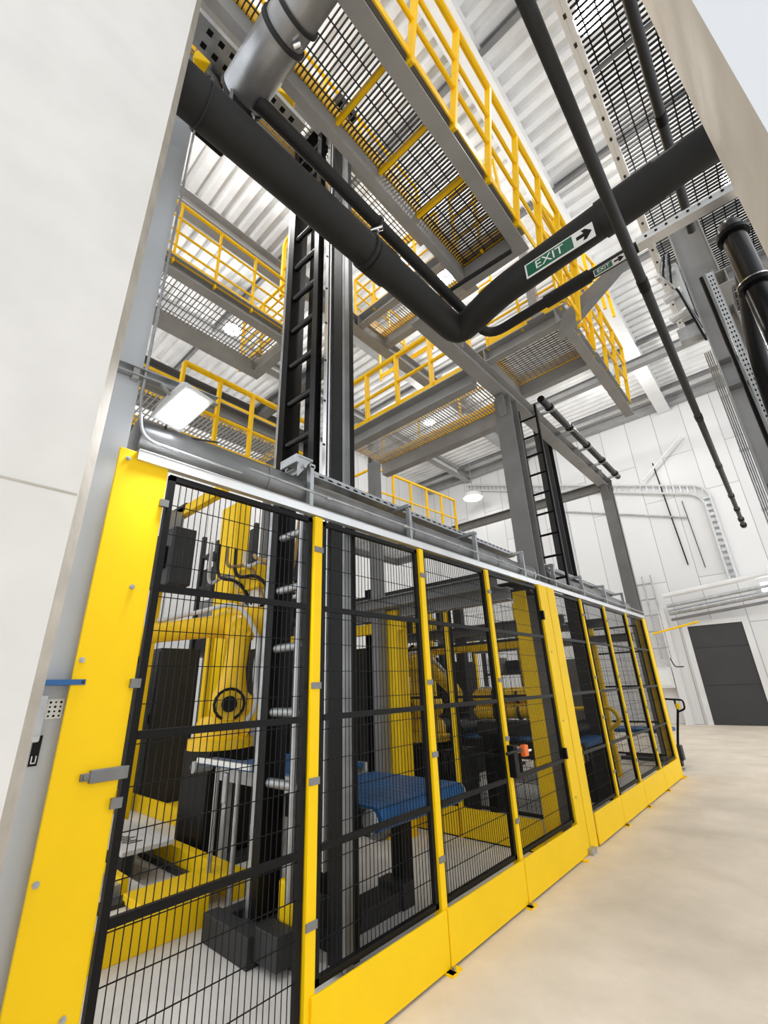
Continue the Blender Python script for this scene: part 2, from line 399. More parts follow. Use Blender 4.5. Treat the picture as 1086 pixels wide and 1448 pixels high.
MB().box(-2.194, -2.190, 0.498, 0.552, 1.53, 1.60).build('sheet', 'signwhite', t)
pd = MB()
for i in range(4):
    for j in range(3): pd.cyl((-2.190, 0.508+j*0.017, 1.54+i*0.016), (-2.1885, 0.508+j*0.017, 1.54+i*0.016), 0.0035 + 0.001*((i+j) % 2), 8)
pd.build('print_pattern', 'black', t)
t = thing('letter_tag', 'long black tag with white square U mark below the switch box', 'tag', (-2.19, 0.50, 1.42))
MB().box(-2.194, -2.190, 0.480, 0.507, 1.375, 1.475).build('tag', 'black', t)
e = MB(); e.box(-2.190, -2.1885, 0.485, 0.488, 1.384, 1.408); e.box(-2.190, -2.1885, 0.498, 0.501, 1.384, 1.408); e.box(-2.190, -2.1885, 0.485, 0.501, 1.383, 1.3865)
e.build('letter', 'signwhite', t)

# strut and flood lamp
t = thing('channel_strut', 'grey channel strut across the pale column behind the flood lamp', 'strut', (-2.2, 0.7, 3.17))
MB().channel((-2.19, 0.46, 3.155), (-2.19, 1.0, 3.20), 0.05, 0.04, 0.005).build('channel', 'galv', t)
MB().box(-2.20, -2.16, 0.54, 0.57, 3.12, 3.19).build('clamp', 'grey', t)
t = thing('flood_lamp', 'lit white flood lamp mounted high beside the pale column', 'lamp', (-2.15, 0.84, 3.10))
Q = Vector((-2.10, 0.79, 3.01))
ay = Vector((-0.2536, 0.906, 0)).normalized(); ax = Vector((0.906, 0, 0.4226)); ax = (ax - ay*ax.dot(ay)).normalized()
nrm = ax.cross(ay).normalized()
if nrm.z > 0: nrm = -nrm                                # lens looks down into the aisle
def lampbox(sy, sx, d0, d1, n, m, taper=1.0, bev=0.0):
    b = MB(); vs = []
    for d, k_ in ((d0, 1.0), (d1, taper)):
        for a, c_ in ((-1, -1), (1, -1), (1, 1), (-1, 1)): vs.append(Q + ay*(a*sy*k_) + ax*(c_*sx*k_) - nrm*d)
    b.add(vs, [(0, 1, 2, 3), (7, 6, 5, 4), (0, 4, 5, 1), (1, 5, 6, 2), (2, 6, 7, 3), (3, 7, 4, 0)])
    return b.build(n, m, t, bevel=bev)
lampbox(0.092, 0.136, 0.002, 0.028, 'rim', 'plastic', 1.0, 0.008)
lampbox(0.068, 0.104, -0.006, 0.001, 'lens', 'lens')
lampbox(0.088, 0.130, 0.028, 0.10, 'housing', 'whitepaint', 0.72, 0.012)
fb = MB(); fb.tube([Q+ay*0.10+ax*0.02-nrm*0.03, Q+ay*0.105-nrm*0.12, Q-nrm*0.15, Q-ay*0.105-nrm*0.12, Q-ay*0.10+ax*0.02-nrm*0.03], 0.009, 8); fb.build('bracket', 'galv', t, smooth=True)
cb = MB(); cb.tube(fillet([Q-ax*0.13, Q-ax*0.17+ay*0.03-nrm*0.03, Q-ax*0.2+ay*0.1-nrm*0.05, Vector((-2.2, 1.05, 2.96))], 0.05), 0.006, 8); cb.build('cable', 'darkgrey', t, smooth=True)

# ------------------------------------------------------------------ services on top of the fence
t = thing('header_channel', 'pale aluminium channel running along the top of the mesh fence', 'channel', (-2.14, 5, 2.66))
MB().channel((-2.105, 0.62, 2.682), (-2.105, 9.9, 2.68), 0.055, 0.04, 0.005, flip=-1).build('channel', 'alu', t)
MB().box(-2.108, -2.102, 0.62, 9.9, 2.704, 2.710).build('lip', 'galv', t)
c = MB(); c.tube([(-2.085, 1.2, 2.80), (-2.085, 5.0, 2.772), (-2.085, 9.8, 2.755)], 0.008, 8)
for yy in (1.8, 2.6, 3.4, 4.2, 5.6, 6.6, 7.6, 8.6): c.cyl((-2.085, yy-0.02, 2.793-0.004*(yy-1.2)), (-2.085, yy+0.02, 2.793-0.004*(yy-1.2)), 0.014, 8)
tag(c.build('conduit', 'galv', smooth=True), 'thin conduit clipped along the aluminium channel above the fence', 'conduit')
for a, b, l in ((0.66, 5.36, 'long round grey duct lying above the near mesh panels'), (5.86, 9.55, 'round grey duct above the far mesh panels')):
    t = thing('round_duct', l, 'duct', (-2.38, (a+b)/2, 2.9))
    MB().cyl((-2.36, a, 2.90), (-2.36, b, 2.86), 0.115, 24).build('tube', 'ductdark', t, smooth=True)
    j = a+0.8
    while j < b-0.2:
        MB().cyl((-2.36, j-0.02, 2.90-0.04*(j-a)/(b-a)), (-2.36, j+0.02, 2.90-0.04*(j-a)/(b-a)), 0.120, 24).build('joint_ring', 'ductdark', t, smooth=True); j += 1.5
    MB().cyl((-2.36, b, 2.86), (-2.36, b+0.03, 2.86), 0.125, 24).build('end_cap', 'galv', t, smooth=True)
for a, b, l, n_ in ((1.70, 5.10, 'perforated cable tray on brackets above the near round duct', 4), (5.86, 9.2, 'perforated cable tray on brackets above the far round duct', 4)):
    t = thing('cable_tray', l, 'cable tray', (-2.34, (a+b)/2, 3.06))
    tr = MB(); tr.tray((-2.40, a, 3.075), (-2.40, b, 3.055), 0.11, 0.045, 0.004); tr.build('tray', 'galv', t)
    sl = MB(); yy = a+0.05
    sl.slots('y', [(yy+.09*q, yy+.09*q+.045) for q in range(int((b-a-.1)/.09))], 'z', 3.082, 3.097, 'x', -2.3435)
    sl.build('slot_pattern', 'black', t)
    cbm = MB()
    for q in range(4): cbm.tube([(-2.43+q*0.02, a, 3.092), (-2.43+q*0.02, (a+b)/2, 3.086+0.004*(q % 2)), (-2.43+q*0.02, b, 3.075)], 0.009, 6)
    cbm.build('cables', 'darkgrey', t, smooth=True)
    for q in range(n_):
        yy = a+0.05+(b-a-0.15)*q/(n_-1)
        br = MB(); br.bar((-2.46, yy, 3.06), (-2.20, yy, 3.06), 0.05, 0.03); br.bar((-2.22, yy, 3.06), (-2.22, yy, 2.76), 0.04, 0.03); br.bar((-2.42, yy, 3.04), (-2.24, yy, 2.86), 0.02, 0.02)
        br.build('bracket', 'galv', t)
t = thing('angle_bracket', 'bright steel bracket cluster on the duct below the black mast', 'bracket', (-2.30, 1.62, 3.03))
b_ = MB(); b_.box(-2.34, -2.16, 1.58, 1.60, 3.02, 3.08); b_.box(-2.34, -2.16, 1.60, 1.72, 3.065, 3.08); b_.add([(-2.16, 1.6, 3.06), (-2.16, 1.70, 3.06), (-2.16, 1.6, 2.92), (-2.175, 1.6, 3.06), (-2.175, 1.70, 3.06), (-2.175, 1.6, 2.92)], [(0, 1, 2), (5, 4, 3), (0, 3, 4, 1), (1, 4, 5, 2), (2, 5, 3, 0)])
b_.build('plates', 'galv', t)
MB().cyl((-2.16, 1.64, 3.0), (-2.14, 1.64, 3.0), 0.014, 12).build('bolt', 'galv', t)

# ------------------------------------------------------------------ pipes overhead
def pipe(label, pts, r, m='rubber', n=28, rad=0.3, sleeves=(), clamps=(), name='insulated_pipe', cat='pipe'):
    t = thing(name, label, cat, tuple(pts[0]))
    pp = fillet(pts, rad, 6) if len(pts) > 2 else [Vector(p) for p in pts]
    MB().tube(pp, r, n).build('pipe', m, t, smooth=True)
    for p, q, dr in sleeves:
        MB().cyl(p, q, r+dr, n).build('sleeve', m, t, smooth=True)
    for p, q in clamps:
        MB().cyl(p, q, r+0.014, n).build('clamp', 'darkgrey', t, smooth=True)
    return t
def lerp(a, b, f): return tuple(a[i]+(b[i]-a[i])*f for i in range(3))
A = (-1.78, -0.2, 4.84); B = (-1.78, 3.30, 5.03); D = (-1.19, 3.11, 5.0); E_ = (1.6, 2.98, 5.07)
t = pipe('thick black insulated pipe crossing overhead and turning towards the right pillar', [A, B, D, E_], 0.136, rad=0.16,
     sleeves=[(lerp(A, B, .60), lerp(A, B, .68), 0.014), (lerp(D, E_, .33), lerp(D, E_, .48), 0.012)],
     clamps=[(lerp(A, B, .610), lerp(A, B, .615)), (lerp(A, B, .20), lerp(A, B, .202))])
hg = MB(); p0 = Vector(lerp(A, B, .612))
hg.tube(fillet([p0+Vector((0.10, 0, 0.11)), p0+Vector((0.11, 0, 0.17)), p0+Vector((0.07, 0.02, 0.23))], 0.04), 0.016, 8); hg.cyl(p0+Vector((0.06, -0.02, 0.19)), p0+Vector((0.15, 0.02, 0.19)), 0.022, 10)
hg.build('hanger_clip', 'chrome', t, smooth=True)
pipe('slim black pipe beside the thick pipe, turning below it', [(-1.70, 0.80, 5.25), (-1.675, 3.80, 5.25), (0.05, 3.77, 5.26)], 0.052, n=18, rad=0.2,
     sleeves=[((-1.0, 3.788, 5.253), (-0.55, 3.78, 5.256), 0.014)], clamps=[((-1.691, 1.95, 5.25), (-1.6908, 1.98, 5.25))], name='slim_pipe')
pipe('thin black pipe tucked under the end of the overhead walkway', [(-1.86, 3.16, 5.50), (-1.05, 3.20, 5.50)], 0.022, n=10, name='slim_pipe')
# hanging dark pipes on the aisle side
def rod(label, p, q, r, fit):
    t = thing('overhead_pipe', label, 'pipe', tuple(q))
    MB().tube([p, q], r, 16).build('pipe', 'darkgrey', t, smooth=True)
    for f, dr, L in fit:
        a = Vector(lerp(p, q, f)); d = (Vector(q)-Vector(p)).normalized()
        MB().cyl(a-d*L, a+d*L, r+dr, 12).build('coupling', 'black', t, smooth=True)
    return t
rod('long dark pipe running overhead along the aisle, open at its far end', (-0.125, 0.3, 4.40), (-0.21, 11.3, 4.40), 0.035, [(.27, .004, .06), (.50, .006, .06), (.66, .006, .06), (.80, .010, .05), (.88, .012, .05), (.95, .016, .06), (.993, .02, .06)])
rod('dark pipe running under the dark overhead grating', (0.345, 1.2, 6.22), (0.345, 4.95, 6.20), 0.042, [(.62, .006, .05)])
# big steel duct near the top corner
t = thing('steel_duct', 'shiny round steel duct with clamp rings above the thick pipe', 'duct', (-1.8, 0.74, 5.35))
MB().cyl((-1.80, 0.74, 5.36), (-1.33, 0.745, 5.36), 0.142, 32).build('tube', 'duct', t, smooth=True)
MB().cyl((-1.32, 0.745, 5.36), (-0.2, 0.75, 5.36), 0.134, 32).build('tube', 'duct', t, smooth=True)
for x in (-1.80, -1.335, -1.20): MB().cyl((x-0.012, 0.745, 5.36), (x+0.012, 0.745, 5.36), 0.152, 32).build('clamp_ring', 'darkgrey', t, smooth=True)
for x in (-1.79, -1.27): MB().cyl((x-0.02, 0.80, 5.215), (x+0.02, 0.82, 5.215), 0.020, 10).build('toggle', 'chrome', t, smooth=True)
t = thing('square_boot', 'black square boot joining steel duct to the thick pipe', 'duct boot', (-1.84, 0.75, 5.05))
MB().box(-1.87, -1.765, 0.66, 0.82, 4.96, 5.44).build('boot', 'black', t, bevel=0.012)
b_ = MB(); b_.box(-1.885, -1.87, 0.64, 0.84, 4.98, 5.46); b_.box(-1.765, -1.755, 0.645, 0.665, 4.98, 5.24); b_.build('corner_plate', 'midgrey', t)
t = thing('gantry_hoist', 'yellow and black hoist unit with hoses at the top of the concrete wall', 'hoist', (-2.3, 0.7, 6.0))
MB().box(-2.55, -2.15, 0.62, 0.95, 5.85, 6.20).build('body', 'black', t, bevel=0.02)
yb = MB(); yb.bar((-2.6, 0.60, 6.15), (-2.0, 0.86, 6.0), 0.16, 0.10); yb.bar((-2.35, 0.55, 6.35), (-1.95, 1.25, 6.30), 0.10, 0.10); yb.build('bracket', 'yellow', t, bevel=0.01)
for q in range(3): MB().tube(fillet([(-2.2+.05*q, .60, 5.9), (-2.05+.04*q, .62, 5.6), (-2.08+.05*q, .75, 5.35), (-2.1, .9, 5.5)], .1), .018, 8).build('hose', 'darkgrey' if q else 'galv', t, smooth=True)
t = thing('cable_tray', 'galvanised cable tray running high above the steel duct', 'cable tray', (-1.95, 1.0, 6.3))
MB().tray((-2.02, 0.42, 6.05), (-2.02, 1.35, 6.05), 0.20, 0.06, 0.005).build('tray', 'galv', t)
sp_ = MB()
for b0_ in (-2.09, -1.99): sp_.slots('y', [(0.5+q*.09, 0.54+q*.09) for q in range(9)], 'x', b0_, b0_+.04, 'z', 6.0485)
sp_.build('slot_pattern', 'black', t)

# ------------------------------------------------------------------ exit signs
def sign(label, p0, ux, uz, Wd, Hh, gfrac, text, size, arrow=True):
    'p0 lower left corner, ux along the sign, uz up; faces towards -Y'
    p0, ux, uz = Vector(p0), Vector(ux).normalized(), Vector(uz).normalized(); nn = ux.cross(uz)
    t = thing('exit_sign', label, 'sign', tuple(p0), 'exit signs')
    def plate(a0, a1, b0, b1, d0, d1, n, m):
        b = MB(); vs = [p0+ux*a+uz*z+nn*d for d in (d0, d1) for z in (b0, b1) for a in (a0, a1)]
        b.add(vs, [(0, 2, 3, 1), (4, 5, 7, 6), (0, 1, 5, 4), (2, 6, 7, 3), (0, 4, 6, 2), (1, 3, 7, 5)]); return b.build(n, m, t)
    plate(0, Wd, 0, Hh, 0, 0.006, 'board', 'signwhite')
    g1 = Wd*gfrac; bd = Hh*0.09
    plate(bd, g1-bd, bd, Hh-bd, 0.006, 0.008, 'green_field', 'green')
    cu = bpy.data.curves.new('lettering', 'FONT'); cu.body = text; cu.size = size; cu.extrude = 0.0008; cu.align_x = 'CENTER'; cu.align_y = 'CENTER'
    lo = bpy.data.objects.new('lettering_curve', cu); C.objects.link(lo)
    dg = bpy.context.evaluated_depsgraph_get(); me = bpy.data.meshes.new_from_object(lo.evaluated_get(dg)); bpy.data.objects.remove(lo)
    me.materials.clear(); me.materials.append(M['signwhite'])
    ce = p0+ux*(g1/2)+uz*(Hh/2)+nn*0.009
    mx = Matrix((ux, uz, nn)).transposed().to_4x4(); me.transform(Matrix.Translation(ce-p0) @ mx)
    o = bpy.data.objects.new('lettering', me); C.objects.link(o); o.parent = t
    if arrow:
        a = MB(); c0 = g1+(Wd-g1)*0.10; L = (Wd-g1)*0.80; hh = Hh/2
        P = [(0, -.12), (.5, -.12), (.38, -.36), (.62, -.36), (1, 0), (.62, .36), (.38, .36), (.5, .12), (0, .12), (-.0, .04)]
        pts = [(c0+x*L, hh+y*Hh*0.95) for x, y in P]
        vs = [p0+ux*x+uz*y_+nn*0.0062 for x, y_ in pts]+[p0+ux*x+uz*y_+nn*0.0085 for x, y_ in pts]; k_ = len(P)
        a.add(vs, [tuple(range(k_-1, -1, -1)), tuple(range(k_, 2*k_))]+[(i, (i+1) % k_, k_+(i+1) % k_, k_+i) for i in range(k_)])
        a.build('arrow', 'black', t)
    return t
sign('green and white EXIT sign with black arrow fixed to the thick pipe', (-0.868, 2.90, 4.727), (1, 0, 0.0), (0, 0, 1), 0.556, 0.150, 0.735, 'EXIT', 0.118)
sign('small green and white exit sign with arrow on the slim pipe', (-0.50, 3.68, 5.11), (1, 0, 0.02), (0, 0, 1), 0.275, 0.075, 0.62, 'EXIT', 0.055)

# ------------------------------------------------------------------ platforms and railings
def grating(mb, x0, x1, y0, y1, z, step=0.045, bars='x', cross=0.32, th=0.006, dp=0.03):
    if bars == 'x':
        y_ = y0+step/2
        while y_ < y1: mb.box(x0, x1, y_-th/2, y_+th/2, z, z+dp); y_ += step
        x_ = x0+cross/2
        while x_ < x1: mb.box(x_-th/2, x_+th/2, y0, y1, z+dp*0.5, z+dp); x_ += cross
    else:
        x_ = x0+step/2
        while x_ < x1: mb.box(x_-th/2, x_+th/2, y0, y1, z, z+dp); x_ += step
        y_ = y0+cross/2
        while y_ < y1: mb.box(x0, x1, y_-th/2, y_+th/2, z+dp*0.5, z+dp); y_ += cross
    return mb
def platform(label, x0, x1, y0, y1, z, bars='x', step=0.05, cross=0.32, beams='xxyy', bh=0.26, bb=0.11, gm='midgrey', bm='grey', ribs=(), ribm='midgrey', trim=True, name='platform', th=.006, bbl=None):
    'z = underside of the edge beams'
    t = thing(name, label, 'platform', ((x0+x1)/2, (y0+y1)/2, z))
    grating(MB(), x0, x1, y0, y1, z+bh-0.05, step, bars, cross, th).build('grating', gm, t)
    zz = z+bh/2
    if 'L' in beams: MB().channel((x0, y0-bb, zz), (x0, y1+bb, zz), bh, bbl or bb, 0.014, flip=-1).build('edge_beam', bm, t)
    if 'R' in beams: MB().channel((x1, y0-bb, zz), (x1, y1+bb, zz), bh, bb, 0.014, flip=1).build('edge_beam', bm, t)
    if 'N' in beams: MB().channel((x0, y0, zz), (x1, y0, zz), bh, bb, 0.014, flip=1).build('edge_beam', bm, t)
    if 'F' in beams: MB().channel((x0, y1, zz), (x1, y1, zz), bh, bb, 0.014, flip=-1).build('edge_beam', bm, t)
    for ax_, v in ribs:
        m = MB()
        if ax_ == 'x': m.bar((x0, v, z+bh-0.08), (x1, v, z+bh-0.08), 0.03, 0.06)
        else: m.bar((v, y0, z+bh-0.08), (v, y1, z+bh-0.08), 0.03, 0.06)
        m.build('cross_beam', ribm, t)
    if trim:
        m = MB()
        m.box(x0, x0+0.012, y0, y1, z+bh-0.04, z+bh+0.12); m.box(x1-0.012, x1, y0, y1, z+bh-0.04, z+bh+0.12)
        m.box(x0, x1, y1-0.012, y1, z+bh-0.04, z+bh+0.12); m.box(x0, x1, y0, y0+0.012, z+bh-0.04, z+bh+0.12)
        m.build('toe_board', 'yellow_rail', t)
    return t
def railing(label, pts, h=1.1, mids=(0.40, 0.75), post=1.0, w=0.045, toe=0.12, lean=(0, 0, 0), m='yellow_rail', ends=True, brace=False):
    t = thing('railing', label, 'railing', tuple(pts[0]), 'yellow safety railings')
    P = [Vector(p) for p in pts]; ln = Vector(lean)
    def up(p, z): return p + Vector((0, 0, z)) + ln*z
    MB().tube([up(p, h) for p in P], w*0.55, 8).build('top_rail', m, t, smooth=True)
    for z in mids:
        MB().tube([up(p, z) for p in P], w*0.36, 8).build('mid_rail', m, t, smooth=True)
    if toe:
        b = MB()
        for a, c in zip(P, P[1:]): b.bar(up(a, toe/2+0.01), up(c, toe/2+0.01), 0.012, toe)
        b.build('toe_board', m, t)
    k_ = 0
    for s_, (a, c) in enumerate(zip(P, P[1:])):
        L = (c-a).length; n_ = max(1, int(round(L/post)))
        for i in range(n_+1):
            if i == 0 and s_ > 0: continue
            q = a.lerp(c, i/n_); d = (c-a).normalized()
            MB().bar(up(q, -0.05), up(q, h), w, w*0.55, d if abs(d.z) < .9 else (1, 0, 0)).build('post', m, t); k_ += 1
    return t

# overhead walkway in front of the mast
platform('long grated walkway overhead between two grey beams, ending at the thick pipe', -1.60, -1.06, 0.42, 3.26, 5.6, bars='x', step=0.034, cross=0.11, beams='LRF', bh=0.24, bb=0.125, bbl=0.07, gm='darkgrey', bm='grey',
         ribs=[('x', v) for v in (0.95, 1.42, 1.92, 2.45)], ribm='yellow_rail', name='walkway')
railing('yellow railing along the outer edge of the overhead walkway', [(-0.925, 0.42, 5.70), (-0.925, 4.75, 5.70)], 1.14, (0.42, 0.76), 0.52, 0.055, 0.10, (0.135, 0, 0))
railing('short yellow railing closing the far end of the overhead walkway', [(-1.64, 3.22, 5.82), (-1.06, 3.22, 5.82)], 1.1, (0.4, 0.75), 0.29, 0.045, 0.10)
# second walkway level above, seen beside the slim pipe
platform('narrow high grated walkway seen between slim pipe and overhead walkway', -3.42, -2.92, 0.2, 4.4, 8.45, bars='y', step=0.06, cross=0.09, beams='LR', bh=0.2, bb=0.08, gm='midgrey', bm='grey')
railing('yellow railing of the narrow high walkway beside the slim pipe', [(-2.85, 0.2, 8.65), (-2.85, 4.4, 8.65)], 1.1, (0.4, 0.75), 0.7, 0.05, 0.15)
# cantilever platform right of the frame
platform('square grated platform jutting out below the small exit sign', -2.30, -1.24, 5.10, 6.12, 5.98, bars='x', step=0.05, cross=0.09, beams='LRNF', bh=0.24, bb=0.13, gm='midgrey', bm='grey')
railing('yellow railing around the jutting platform below the exit signs', [(-2.25, 5.02, 6.25), (-1.16, 5.02, 6.25), (-1.16, 6.3, 6.25)], 1.1, (0.4, 0.75), 0.55, 0.05, 0.14)
t = thing('steel_beam', 'grey cantilever beam reaching from the jutting platform to the roof line', 'beam', (-1.2, 7, 6))
MB().channel((-1.24, 6.25, 6.10), (-1.24, 8.1, 6.10), 0.24, 0.15, 0.014).build('beam', 'grey', t)
railing('yellow railing on the beam past the jutting platform', [(-1.10, 4.3, 6.25), (-1.10, 8.0, 6.25)], 1.1, (0.4, 0.75), 0.62, 0.055, 0.0, (0.10, 0, 0))
railing('tall yellow stair railing rising behind the large exit sign', [(-1.02, 4.4, 6.5), (-0.98, 8.2, 8.3)], 1.1, (0.5,), 0.8, 0.055, 0.0)
t = thing('knee_bracket', 'grey tapered bracket reaching up from jutting platform to small exit sign', 'bracket', (-1.0, 5.0, 6.0))
b_ = MB(); prf = [(-1.24, 5.70), (-1.12, 5.98), (-0.20, 6.42), (-0.20, 6.34), (-0.95, 5.86)]
k_ = len(prf); b_.add([(x, 4.88, z) for x, z in prf]+[(x, 5.02, z) for x, z in prf], [tuple(range(k_)), tuple(range(2*k_-1, k_-1, -1))]+[(i, k_+i, k_+(i+1) % k_, (i+1) % k_) for i in range(k_)])
b_.build('web', 'midgrey', t)
t = thing('hanger_post', 'grey hanger post between the thick and slim pipes behind the exit sign', 'post', (-1.45, 5.0, 6.2))
MB().box(-1.54, -1.42, 4.96, 5.06, 6.22, 7.9).build('post', 'grey', t)
MB().box(-1.60, -1.36, 4.92, 5.10, 6.205, 6.225).build('base_plate', 'grey', t)

# cross platform at mid height between mast and frame
platform('wide grated platform behind the black mast at mid height', -5.4, -2.50, 5.00, 6.10, 5.63, bars='y', step=0.055, cross=0.28, beams='NF', bh=0.30, bb=0.17, gm='grey', bm='grey')
railing('yellow railing in front of the wide mid height platform', [(-5.4, 4.95, 5.97), (-2.52, 4.95, 5.97)], 1.1, (0.55,), 0.72, 0.085, 0.13)
railing('yellow railing at the back of the wide mid height platform', [(-5.4, 6.16, 5.99), (-2.52, 6.16, 5.99)], 1.1, (0.55,), 0.95, 0.045, 0.12)
# upper back platform
platform('small high grated platform with crane beam behind the thick pipe', -4.55, -2.6, 4.75, 5.35, 7.95, bars='y', step=0.05, cross=0.2, beams='LRNF', bh=0.24, bb=0.14, gm='grey', bm='grey')
t = thing('steel_beam', 'grey beam running from mast to the high back platform', 'beam', (-4.7, 3.9, 7.9))
MB().ibeam((-4.66, 3.2, 8.05), (-4.66, 8.5, 8.05), 0.26, 0.22).build('beam', 'grey', t)
railing('yellow railing with rounded corners on the high back platform', [(-4.7, 6.2, 8.2), (-4.7, 4.70, 8.2), (-2.7, 4.70, 8.2)], 1.1, (0.4, 0.75), 0.55, 0.05, 0.12)
railing('yellow railing farther back above the high platform', [(-5.6, 6.4, 8.3), (-2.6, 6.4, 8.3)], 1.1, (0.4, 0.75), 0.8, 0.05, 0.12)
# left platforms
platform('long grated platform with yellow railing high behind the pale column', -5.95, -5.05, 0.2, 3.35, 6.95, bars='x', step=0.06, cross=0.16, beams='LRF', bh=0.24, bb=0.16, gm='midgrey', bm='grey', trim=False)
railing('long yellow railing high behind the pale column', [(-4.95, 0.2, 7.15), (-4.95, 3.25, 7.15), (-6.3, 3.25, 7.15)], 1.1, (0.28, 0.55, 0.82), 0.66, 0.05, 0.13)
t = thing('yellow_gate', 'yellow swing gate frame on the high platform next to the black mast', 'gate', (-5.1, 3.3, 8.5))
g = MB(); g.tube(fillet([(-5.35, 3.42, 8.35), (-5.35, 3.42, 9.75), (-4.75, 3.42, 9.9), (-4.75, 3.42, 8.5)], 0.15), 0.045, 8); g.build('frame', 'yellow_rail', t, smooth=True)
MB().tube([(-5.35, 3.42, 9.0), (-4.75, 3.42, 9.1)], 0.03, 8).build('bar', 'yellow_rail', t, smooth=True)
platform('lower grated platform farther left, seen above the flood lamp', -8.1, -7.25, 0.2, 5.4, 6.85, bars='x', step=0.07, cross=0.2, beams='LRF', bh=0.26, bb=0.18, gm='grey', bm='midgrey')
platform('low grated platform behind the flood lamp', -5.9, -4.75, 0.4, 3.5, 4.86, bars='x', step=0.06, cross=0.14, beams='LRF', bh=0.2, bb=0.1, gm='grey', bm='midgrey')
t = thing('steel_beam', 'dark grey cross beam between the left platforms behind the mast', 'beam', (-6.7, 4.2, 6.95))
MB().ibeam((-7.2, 4.2, 7.0), (-4.9, 4.2, 7.0), 0.26, 0.2).build('beam', 'midgrey', t)
t = thing('steel_beam', 'grey roof support beam high above the long left railing', 'beam', (-6.2, 2.5, 9.2))
MB().ibeam((-6.15, 0.2, 9.95), (-6.15, 4.6, 9.95), 0.34, 0.30).build('beam', 'grey', t)
railing('low yellow railing beside the black mast above the duct', [(-4.15, 1.5, 4.02), (-4.15, 3.2, 4.02)], 0.95, (0.45,), 0.42, 0.06, 0.10)
# far low railing
railing('yellow railing on a low platform far behind the round duct', [(-8.2, 6.55, 5.15), (-6.05, 6.55, 5.15), (-6.05, 9.8, 5.3)], 1.05, (0.5,), 0.62, 0.06, 0.12)
platform('low platform far behind the round duct', -8.2, -6.1, 6.6, 9.8, 4.95, bars='y', step=0.08, cross=0.3, beams='LRNF', bh=0.2, bb=0.1, gm='grey', bm='midgrey', trim=False)
t = thing('steel_column', 'short grey column standing behind the far low railing', 'column', (-7.3, 7.9, 0))
MB().ibeam((-7.3, 7.9, 0.006), (-7.3, 7.9, 8.4), 0.22, 0.22, up=(1, 0, 0)).build('column', 'midgrey', t)
t = thing('steel_beam', 'grey beam carried by the far column behind the wide platform', 'beam', (-7.3, 8, 8.5))
MB().ibeam((-7.3, 4.0, 8.52), (-7.3, 12.2, 8.52), 0.24, 0.2).build('beam', 'grey', t)

# ------------------------------------------------------------------ main steel frame
def column(label, x, y, z1, b, hw, m='midgrey', haunch=0):
    t = thing('steel_column', label, 'column', (x, y, 0))
    MB().ibeam((x, y, 0.006), (x, y, z1), hw, b, 0.016, 0.012, up=(0, 1, 0)).build('shaft', m, t)
    MB().box(x-hw*0.8, x+hw*0.8, y-b*0.8, y+b*0.8, 0.006, 0.03).build('base_plate', m, t)
    if haunch:
        for s_ in (-1, 1):
            g_ = MB(); g_.add([(x-0.06, y, z1), (x-0.06, y+s_*haunch, z1), (x-0.06, y+s_*b/2, z1-haunch*1.5), (x+0.06, y, z1), (x+0.06, y+s_*haunch, z1), (x+0.06, y+s_*b/2, z1-haunch*1.5), (x-0.06, y, z1-haunch*1.5), (x+0.06, y, z1-haunch*1.5)],
                              [(0, 1, 2, 6), (7, 5, 4, 3), (0, 3, 4, 1), (1, 4, 5, 2), (2, 5, 7, 6)])
            g_.build('haunch', m, t)
    return t
column('thick grey steel column rising behind the broad yellow pillar', -2.38, 5.62, 5.66, 0.26, 0.24, 'midgrey', 0.22)
column('slim grey column at the far end of the fence', -2.34, 10.35, 5.66, 0.22, 0.2, 'midgrey', 0.2)
column('dark grey column just past the black ladder', -2.62, 7.66, 6.4, 0.22, 0.23, 'darkgrey')
t = thing('steel_beam', 'long grey beam along the column tops towards the far wall', 'beam', (-2.36, 7, 5.8))
MB().ibeam((-2.36, 3.4, 5.80), (-2.36, 10.7, 5.80), 0.24, 0.20).build('beam', 'grey', t)
for yy in (4.2, 6.6, 8.4, 9.8): MB().box(-2.46, -2.22, yy-0.006, yy+0.006, 5.70, 5.90).build('stiffener', 'grey', t)
t = thing('steel_beam', 'tapering grey beam running back from the far column top', 'beam', (-4.5, 10.4, 5.7))
MB().ibeam((-2.2, 10.35, 5.72), (-7.5, 10.35, 5.72), 0.2, 0.16).build('beam', 'midgrey', t)
t = thing('energy_chain', 'black cable chain running beside the long beam to the far column', 'cable chain', (-2.1, 8, 5.9))
ec = MB(); ec.tube([(-2.08, 6.35, 5.92), (-2.08, 10.55, 5.92)], 0.062, 10); ec.build('chain', 'blackgloss', t, smooth=True)
for yy in (6.7, 7.6, 8.5, 9.4, 10.3):
    MB().bar((-2.34, yy, 5.86), (-2.0, yy, 5.86), 0.05, 0.04).build('arm', 'galv', t)
    MB().cyl((-2.08, yy-0.03, 5.92), (-2.08, yy+0.03, 5.92), 0.075, 12).build('ring', 'black', t, smooth=True)
t = thing('ladder', 'black ladder standing between two grey columns', 'ladder', (-2.25, 6.0, 2.9))
for x in (-2.37, -2.09): MB().bar((x, 6.05, 2.78), (x, 6.05, 5.66), 0.03, 0.05, (0, 1, 0)).build('side_rail', 'black', t)
for i in range(9): MB().cyl((-2.37, 6.05, 2.9+i*0.32), (-2.09, 6.05, 2.9+i*0.32), 0.017, 8).build('rung', 'black', t)

